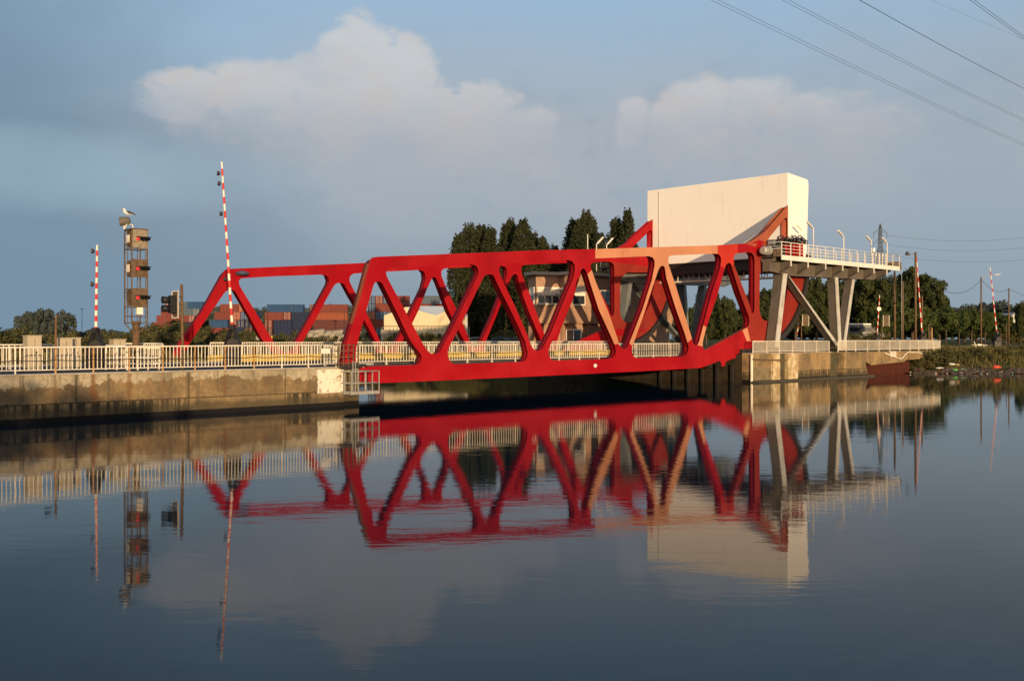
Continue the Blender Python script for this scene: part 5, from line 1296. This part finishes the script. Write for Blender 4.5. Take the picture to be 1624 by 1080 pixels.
# meadow grass left
sp = []
for k in range(15000):
    t = random.uniform(-45, te-1); s = 16+random.random()**1.4*70; p = W(t, s); sp.append((p.x, p.y, GL))
blades('meadow_grass', sp, LGRASS, 'long dry grass on the left bank behind the quay road', .4, .95, .06)
sp = []
for k in range(7000):
    px = random.uniform(1440, 1640); D = random.uniform(113, 150); sp.append(((px-CX)/FPX*D, D, GR))
blades('verge_grass', sp, LGRASS, 'short grass verge between the right bank and the road', .1, .28, .05)
# shrubs on the photographer's bank, whose shade falls on the left end of the wall
for i in range(12):
    plant(bush1 if i % 2 else bush2, 'bush', (-24+i*2.0+random.uniform(-.5, .5), -6.5+random.uniform(-1, 1), 2.1), (1.5, 1.3, 1.75-.05*i), i*1.1, 'dense shrub on the near bank behind the photographer', 'bush', 'shrubs on the near bank')

# ================================================================== RIGHT BANK FURNITURE
def pole(px, ytop, D, label, r0=.13, mat=WOOD, extra=None, group=None):
    p = at(px, ytop, D); r = empty('utility_pole', (p.x, D, GR), label, 'pole', group)
    m = MB(); m.tube([(p.x, D, GR), p], r0, 10, r0*.8); m.build('shaft', mat, r, True)
    if extra: extra(r, p)
    return p
def arm(dx, dz, L_=1.5):
    def f(r, p):
        m = MB(); m.tube([p+Vector((0, 0, -.3)), p+Vector((dx*.6, 0, dz-.1)), p+Vector((dx, 0, dz))], .045, 6); m.build('arm', GALV, r)
        e = p+Vector((dx, 0, dz)); d = Vector((1 if dx > 0 else -1, 0, .05)); m = MB(); m.bar(e-d*.1, e+d*.9, .12, .25, Z); m.build('lamp_head', STRW, r, bevel=.03)
    return f
p = pole(1419, 430, 118, 'thick weathered wooden pole just right of the platform end', .14)
def fl_extra(r, p):
    m = MB(); c = p+Vector((-.9, -.2, -.25)); m.bar(p+Vector((0, 0, -.25)), c, .06); m.build('bracket', RUST, r)
    m = MB(); m.rev(c, Vector((-.7, -.3, .3)), [(-.2, .08), (0, .18), (.25, .26), (.27, .22)], 12); m.build('floodlight', GREYP, r, True)
    m = MB(); m.tube([(p.x+.75, p.y, GR), (p.x+.75, p.y, p.z-5.0)], .10, 8); m.build('second_shaft', WOOD, r, True)
pole(1452, 400, 116, 'tallest twin wooden pole with a floodlight beside the striped boom', .15, WOOD, fl_extra)
pole(1432, 447, 150, 'short pale pole rising above the street trees', .14, WOOD)
def lamp_l(r, p): arm(-2.2, .1)(r, p)
pole(1430, 426, 170, 'slim lamp post with a flat white lamp reaching left', .06, GALV, lamp_l)
pA = pole(1556, 440, 185, 'brown pole with a lamp arm crossing the rightmost boom', .16, WOOD, arm(2.6, .5))
pB_ = pole(1600, 457, 200, 'plain brown pole near the right edge of the photo', .15, WOOD)
pole(1473, 514, 125, 'short thin post between the striped boom and street trees', .08, WOOD, None)
pole(1478, 520, 128, 'orange brown short post right of the thin post', .09, RUSTP, None)
pole(1596, 512, 140, 'short post below the plain brown pole', .07, WOOD)
barrier(at(1462, 528, 114), at(1453.5, 408, 114), 'long striped boom leaning on the tall floodlight pole', .55, (.45,), True, .072)
barrier(at(1391, 531, 116), at(1395, 468, 116), 'short striped boom with a round sign in front of the bus', .38, (), True, .065)
barrier(at(1262, 541, 112), at(1268, 506, 112), 'shortest striped boom seen between the grey support legs', .35, (), True, .065)
barrier(at(1581, 529, 122), at(1570, 424, 122), 'rightmost striped boom leaning left on the bank', .48, (), True, .07)
m = MB(); c = at(1394, 490, 115.8); m.rev(c, Vector((0, -1, 0)), [(0, .24), (.04, .24), (.04, .15), (-.02, .14)], 20); single(m, 'round_sign', STRW, 'small round white sign on the short striped boom', 'sign')
def rsignal(px, y, D, label):
    p = at(px, y, D); r = empty('signal_mast', (p.x, D, GR), label, 'traffic light')
    m = MB(); m.tube([(p.x, D, GR), (p.x, D, p.z)], .06, 8); m.build('post', WOOD, r)
    m = MB(); m.box(p+Vector((.45, 0, .15)), Vector((.32, 0, 0)), Vector((0, .03, 0)), Z*.62); m.build('board', RUST, r)
    m = MB()
    for s_ in (-1, 1): m.box(p+Vector((.45+.34*s_, -.04, .15)), Vector((.03, 0, 0)), Vector((0, .02, 0)), Z*.64)
    m.build('rim', GALV, r)
rsignal(1271, 510, 111, 'backs of a signal board on a post between the grey legs'); rsignal(1399, 511, 117, 'back of a signal board right of the bus')
# overhead wires between the poles
def wire(name, a, b, sag, rad, label, n=24, cat='cable', group=None, mat=None):
    a = Vector(a); b = Vector(b); m = MB(); m.tube([a+(b-a)*i/n-Z*sag*4*(i/n)*(1-i/n) for i in range(n+1)], rad, 5)
    return single(m, name, mat or DARK, label, cat, group, True)
wire('telephone_wire', at(1478, 449, 150), pA-Z*.4, 2.0, .035, 'sagging wire running left from the pole with the lamp arm')
wire('telephone_wire', pA-Z*.4, pB_-Z*.2, 1.2, .035, 'sagging wire between the two brown poles on the right')
wire('telephone_wire', pB_-Z*.2, at(1720, 474, 220), 1.4, .035, 'sagging wire leaving the rightmost pole to the right')
# high voltage lines
def hv(x0, y0, x1, y1, D0, D1, sag, rad, lab, twin=0):
    a = at(x0, y0, D0); b = at(x1, y1, D1); d = b-a
    a2 = a-d*.35; b2 = b+d*.6; n = 50
    r = empty('power_line', a2, lab, 'power line', 'overhead high voltage lines')
    for k in range(2 if twin else 1):
        m = MB(); off = Vector((0, 0, -twin*k))
        m.tube([a2+(b2-a2)*i/n-Z*sag*4*(i/n)*(1-i/n)+off for i in range(n+1)], rad, 5); m.build('conductor', DARK, r, True)
    if twin:
        m = MB(); p = a2+(b2-a2)*.72-Z*sag*4*.72*.28; m.bar(p, p-Z*twin, .1); m.build('spacer', DARK, r)
hv(1150, -2, 1624, 222, 120, 210, 1.0, .019, 'lowest pair of power lines crossing the top right sky', .42)
hv(1262, -2, 1624, 182, 112, 190, 1.0, .018, 'second pair of power lines from below at the top right', .36)
hv(1368, -2, 1624, 136, 105, 165, .6, .032, 'single bold power line in the top right sky', 0)
hv(1543, -2, 1624, 57, 95, 120, .1, .021, 'pair of power lines across the top right corner', .30)
hv(1480, 0, 1700, 92, 150, 200, .3, .012, 'faintest thin wire in the top right sky', 0)
def pylon():
    D = 560; b = at(1396, HZ, D); z0 = GR; zt = at(1396, 355, D).z; r = empty('electricity_pylon', (b.x, D, z0), 'distant grey lattice power pylon above the right end of the platform', 'pylon')
    S = D/FPX; cx = b.x
    prof = [(z0, 5.5), (at(0, 437, D).z, 1.9), (at(0, 400, D).z, 1.05), (at(0, 362, D).z, .5), (zt, .08)]
    def hw(z):
        for (a, wa), (c, wc) in zip(prof, prof[1:]):
            if a <= z <= c: return wa+(wc-wa)*(z-a)/(c-a)
        return .1
    m = MB()
    for sx in (-1, 1):
        for sy in (-1, 1):
            pts = [Vector((cx+sx*w, D+sy*w, z)) for z, w in prof]
            for a, c in zip(pts, pts[1:]): m.bar(a, c, .26)
    zs = []; z = z0
    while z < zt-2: zs.append(z); z += max(2.2, hw(z)*1.7)
    zs.append(zt)
    for a, c in zip(zs, zs[1:]):
        wa, wc = hw(a), hw(c)
        for sy in (-1, 1):
            m.bar((cx-wa, D+sy*wa, a), (cx+wc, D+sy*wc, c), .15); m.bar((cx+wa, D+sy*wa, a), (cx-wc, D+sy*wc, c), .15); m.bar((cx-wa, D+sy*wa, a), (cx+wa, D+sy*wa, a), .14)
    m.build('lattice_mast', PYL, r)
    for y, hwid in ((368, 10.5), (384, 11.0), (399, 10.0)):
        z = at(0, y, D).z; m = MB(); w = hwid*S*1.0
        for sg in (-1, 1):
            e = Vector((cx+sg*w, D, z-.4)); m.bar((cx, D, z), e, .18); m.bar((cx, D, z+2.2), e, .18); m.bar((cx+sg*w*.5, D, z), (cx+sg*w*.5, D, z+1.1), .12); m.bar(e, e-Z*3.0, .16)
        m.build('cross_arm', PYL, r)
    for y, y2, lab in ((373, 368, 'upper faint power line from the distant pylon to the right'), (388, 384, 'middle faint power line from the distant pylon to the right'), (404, 404, 'lower faint power line from the distant pylon to the right')):
        rr = wire('power_line', at(1406, y, D), at(1690, y2, 520), 4.0, .06, lab, 30, 'power line', 'faint lines from the distant pylon', PYL)
PYL = worn('pylon_steel', (.085, .10, .115, 1), None, .7, .3)
pylon()
# bus, house, cars
def bus():
    D = 172; a = at(1344, 512, D); b = at(1404, 512, D); z0 = GR; r = empty('bus', ((a.x+b.x)/2, D, z0), 'white roofed bus half hidden by dark bushes under the platform', 'bus')
    zt = a.z; m = MB(); m.xyz(a.x, b.x, D, D+2.5, z0+.35, zt-.45); m.build('body', worn('bus_body', (.12, .13, .14, 1), None, .4, .3), r, bevel=.08)
    m = MB(); m.xyz(a.x-.05, b.x+.05, D-.05, D+2.55, zt-.40, zt-.1); m.build('roof', STRW, r, bevel=.08)
    m = MB(); m.xyz(a.x+.4, b.x-.4, D-.03, D-.002, zt-1.5, zt-.75); m.build('window', GLASS, r)
    for f in (.18, .8):
        m = MB(); m.rev(((a.x+(b.x-a.x)*f), D-.05, z0+.48), (0, 1, 0), [(0, .48), (.3, .48)], 18); m.build('wheel', BLACK, r)
    m = MB(); m.xyz(a.x+4.0, a.x+5.6, D-.04, D-.005, z0+.5, zt-.75); m.build('door', GREYP, r)
bus()
def house(px0, px1, yt, ye, D, label):
    a = at(px0, ye, D); b = at(px1, ye, D); zt = at(px0, yt, D).z; r = empty('house', (a.x, D, GR), label, 'building')
    m = MB(); m.prism([(a.x, D, GR), (b.x, D, GR), (b.x, D, b.z), ((a.x+b.x)/2, D, zt), (a.x, D, a.z)], (0, 10, 0)); m.build('wall', worn('white_render', (.62, .60, .56, 1), None, .8, .3), r)
    m = MB(); c = (a.x+b.x)/2
    m.hexa([(a.x-.4, D-.3, a.z-.1), (c, D-.3, zt+.05), (c, D+10.3, zt+.05), (a.x-.4, D+10.3, a.z-.1)], [(a.x-.4, D-.3, a.z+.2), (c, D-.3, zt+.35), (c, D+10.3, zt+.35), (a.x-.4, D+10.3, a.z+.2)])
    m.hexa([(c+.003, D-.3, zt+.05), (b.x+.4, D-.3, b.z-.1), (b.x+.4, D+10.3, b.z-.1), (c+.003, D+10.3, zt+.05)], [(c+.003, D-.3, zt+.35), (b.x+.4, D-.3, b.z+.2), (b.x+.4, D+10.3, b.z+.2), (c+.003, D+10.3, zt+.35)])
    m.build('roof', worn('pale_roof', (.4, .4, .4, 1), None, .7, .3), r)
house(1601, 1617, 498, 505, 300, 'white gabled house between trees at the right edge')
def car(px, D, wpx, hpx, c, label, rz=0.0):
    p = at(px, 544, D); L_ = 4.3; r = empty('parked_car', (p.x, D, GR), label, 'car', 'cars parked at the foot of the poplars')
    x0 = p.x-L_/2; side = [(0, .35), (.05, .85), (.9, .95), (1.5, 1.42), (3.1, 1.46), (3.8, 1.0), (4.25, .9), (4.3, .35)]
    m = MB(); m.prism([(x0+x, D, GR+z) for x, z in side], (0, 1.7, 0)); m.build('body', worn('car_paint_'+c[3], c[:3]+(1,), None, .3, .1, 3, .6), r, bevel=.06)
    m = MB(); m.prism([(x0+x, D-.012, GR+z) for x, z in [(1.1, .97), (1.6, 1.36), (3.0, 1.39), (3.55, 1.0)]], (0, .01, 0)); m.build('window', GLASS, r)
    for x in (.85, 3.4):
        m = MB(); m.rev((x0+x, D-.03, GR+.33), (0, 1, 0), [(0, .33), (.22, .33)], 18); m.build('wheel', BLACK, r)
        m = MB(); m.rev((x0+x, D-.045, GR+.33), (0, 1, 0), [(0, .19), (.014, .19)], 12); m.build('hubcap', GALV, r)
    for z_ in (.72,):
        m = MB(); m.xyz(x0-.02, x0+.06, D+.1, D+.45, GR+z_, GR+z_+.14); m.build('tail_lamp', STRR, r)
car(754, 150, 14, 11, (.35, .35, .33, 'grey'), 'pale grey car parked left of the second far diagonal')
car(790, 156, 30, 11, (.06, .12, .18, 'blue'), 'blue car parked by the poplars right of the pale car')
car(812, 160, 30, 11, (.05, .09, .14, 'navy'), 'dark blue car beside the control building')
# sign post by the far side of the road
m = MB(); c = at(409.5, 536, 120); m.box(c, Vector((.26, 0, 0)), Vector((0, .02, 0)), Z*.2); m.bar(c+Vector((0, .03, 0)), Vector((c.x, c.y+.03, GL)), .05); single(m, 'white_sign', STRW, 'small white board low in the grass inside the far truss', 'sign')
m = MB(); c = at(431, 534, 120); m.box(c, Vector((.1, 0, 0)), Vector((0, .02, 0)), Z*.12); m.bar(c+Vector((0, .03, 0)), Vector((c.x, c.y+.03, GL)), .05); single(m, 'yellow_marker', YELLOW, 'tiny yellow marker right of the small white board', 'sign')
m = MB()
rnd = random.Random(5)
for k in range(60):
    c = at(490+rnd.random()*75, 540, 200+rnd.random()*10); s_ = rnd.uniform(.3, .9); m.box(c+Z*(s_*.6+rnd.random()*1.2), Vector((s_, .2*s_, .1)), Vector((-.2, s_, .1)), Vector((.1, .1, s_*.7)))
o = single(m, 'rubble', worn('pale_rubble', (.32, .28, .22, 1), (.15, .13, .1, 1), .95, .6, 1), 'heap of pale rubble below the brown containers', 'rubble'); o['kind'] = 'stuff'
# broken street furniture on the bank top
m = MB(); D = 120
m.bar(at(1541, 547, D), at(1566, 547.5, D), .05); m.bar(at(1545, 542, D), at(1549, 553, D), .09); m.bar(at(1560, 546, D), at(1561, 553, D), .05); m.box(at(1553, 547, D), Vector((.25, 0, 0)), Vector((0, .1, 0)), Z*.1)
single(m, 'broken_bench', STRW, 'broken white bench frame lying at the top of the bank', 'bench')
# ================================================================== LITTER ON THE WATERLINE
def blobby(name, c, size, mat, label, cat, seed, group='larger pieces of litter on the waterline', flat=.5):
    rnd = random.Random(seed); bm = bmesh.new(); bmesh.ops.create_icosphere(bm, subdivisions=2, radius=1)
    for v in bm.verts:
        k = 1+rnd.uniform(-.28, .28); v.co = Vector((v.co.x*size[0]*k, v.co.y*size[1]*k, v.co.z*size[2]*k*(1.15 if v.co.z > 0 else .4)))
    me = bpy.data.meshes.new(name); bm.to_mesh(me); bm.free(); me.materials.append(mat)
    o = bpy.data.objects.new(name, me); COL.objects.link(o); o.location = c; tag(o, label, cat, group); return o
LB = lambda x, y, D=106.8: at(x, y, D)
blobby('plastic_bag', LB(1580, 583), (.42, .3, .22), BAGR, 'red plastic bag on the waterline under the grassy bank', 'bag', 1)
blobby('plastic_bag', LB(1515, 587), (.26, .2, .11), GREEN, 'green plastic bag at the water edge', 'bag', 2)
blobby('plastic_sheet', LB(1510, 578, 107.5), (.30, .25, .13), STRW, 'white crumpled sheet just above the green bag', 'litter', 3)
blobby('plastic_sheet', LB(1490, 584), (.42, .22, .09), STRW, 'flat white sheet left of the green bag', 'litter', 4)
blobby('cardboard_scrap', LB(1518, 579, 107.5), (.2, .2, .12), worn('cardboard', (.5, .32, .15, 1)), 'tan cardboard scrap beside the crumpled white sheet', 'litter', 5)
mats_ = [STRW, GALV, CREAM, DARK, worn('cyan_plastic', (.2, .4, .45, 1)), CM['brown'], BAGR]
me = bpy.data.meshes.new('litter'); bm = bmesh.new(); rnd = random.Random(9)
for k in range(300):
    px = rnd.choice([rnd.uniform(1450, 1640), rnd.gauss(1515, 18), rnd.gauss(1575, 22), rnd.gauss(1625, 12), rnd.gauss(1535, 30)]); f = rnd.random(); D = 105.9+f*1.6; p = at(px, HZ, D); z = .03+f*.42
    s_ = rnd.uniform(.02, .10); r_ = bmesh.ops.create_cube(bm, size=1, matrix=Matrix.Translation((p.x, D, z)) @ Matrix.Rotation(rnd.uniform(0, 3), 4, 'Z') @ Matrix.Rotation(rnd.uniform(-.5, .5), 4, 'X') @ Matrix.Diagonal((s_*rnd.uniform(1, 3.2), s_*1.3, s_*.6, 1)))
    mi = rnd.choices(range(7), [.9, 2.5, 1.2, 14, .5, 3.5, .2])[0]
    for v in r_['verts']:
        for fc in v.link_faces: fc.material_index = mi
bm.to_mesh(me); bm.free()
for x in mats_: me.materials.append(x)
o = bpy.data.objects.new('litter', me); COL.objects.link(o); tag(o, 'scattered small litter and driftwood along the waterline', 'litter', None, 'stuff')
bm = bmesh.new(); rnd = random.Random(12)
for k in range(420):
    px = 1450+rnd.random()*190; D = 105.9+rnd.random()**1.3*1.9+.5*math.sin(px*.11)+.3*math.sin(px*.31); p = at(px, HZ, D); s_ = rnd.uniform(.05, .2)
    r_ = bmesh.ops.create_icosphere(bm, subdivisions=1, radius=s_, matrix=Matrix.Translation((p.x, D, .0+(D-105.9)*.22+rnd.random()*.05)) @ Matrix.Diagonal((1.5, 1, .6, 1)))
    for v in r_['verts']: v.co += Vector((rnd.uniform(-.3, .3)*s_, rnd.uniform(-.3, .3)*s_, rnd.uniform(-.25, .25)*s_))
me = bpy.data.meshes.new('shore_stones'); bm.to_mesh(me); bm.free(); me.materials.append(worn('wet_stone', (.075, .055, .035, 1), (.02, .018, .014, 1), .7, .6, 3))
o = bpy.data.objects.new('shore_stones', me); COL.objects.link(o); tag(o, 'dark wet stones along the foot of the grassy bank', 'stones', None, 'stuff')
for ob in list(bpy.data.objects):
    if ob.type == 'EMPTY' and not ob.children: bpy.data.objects.remove(ob)
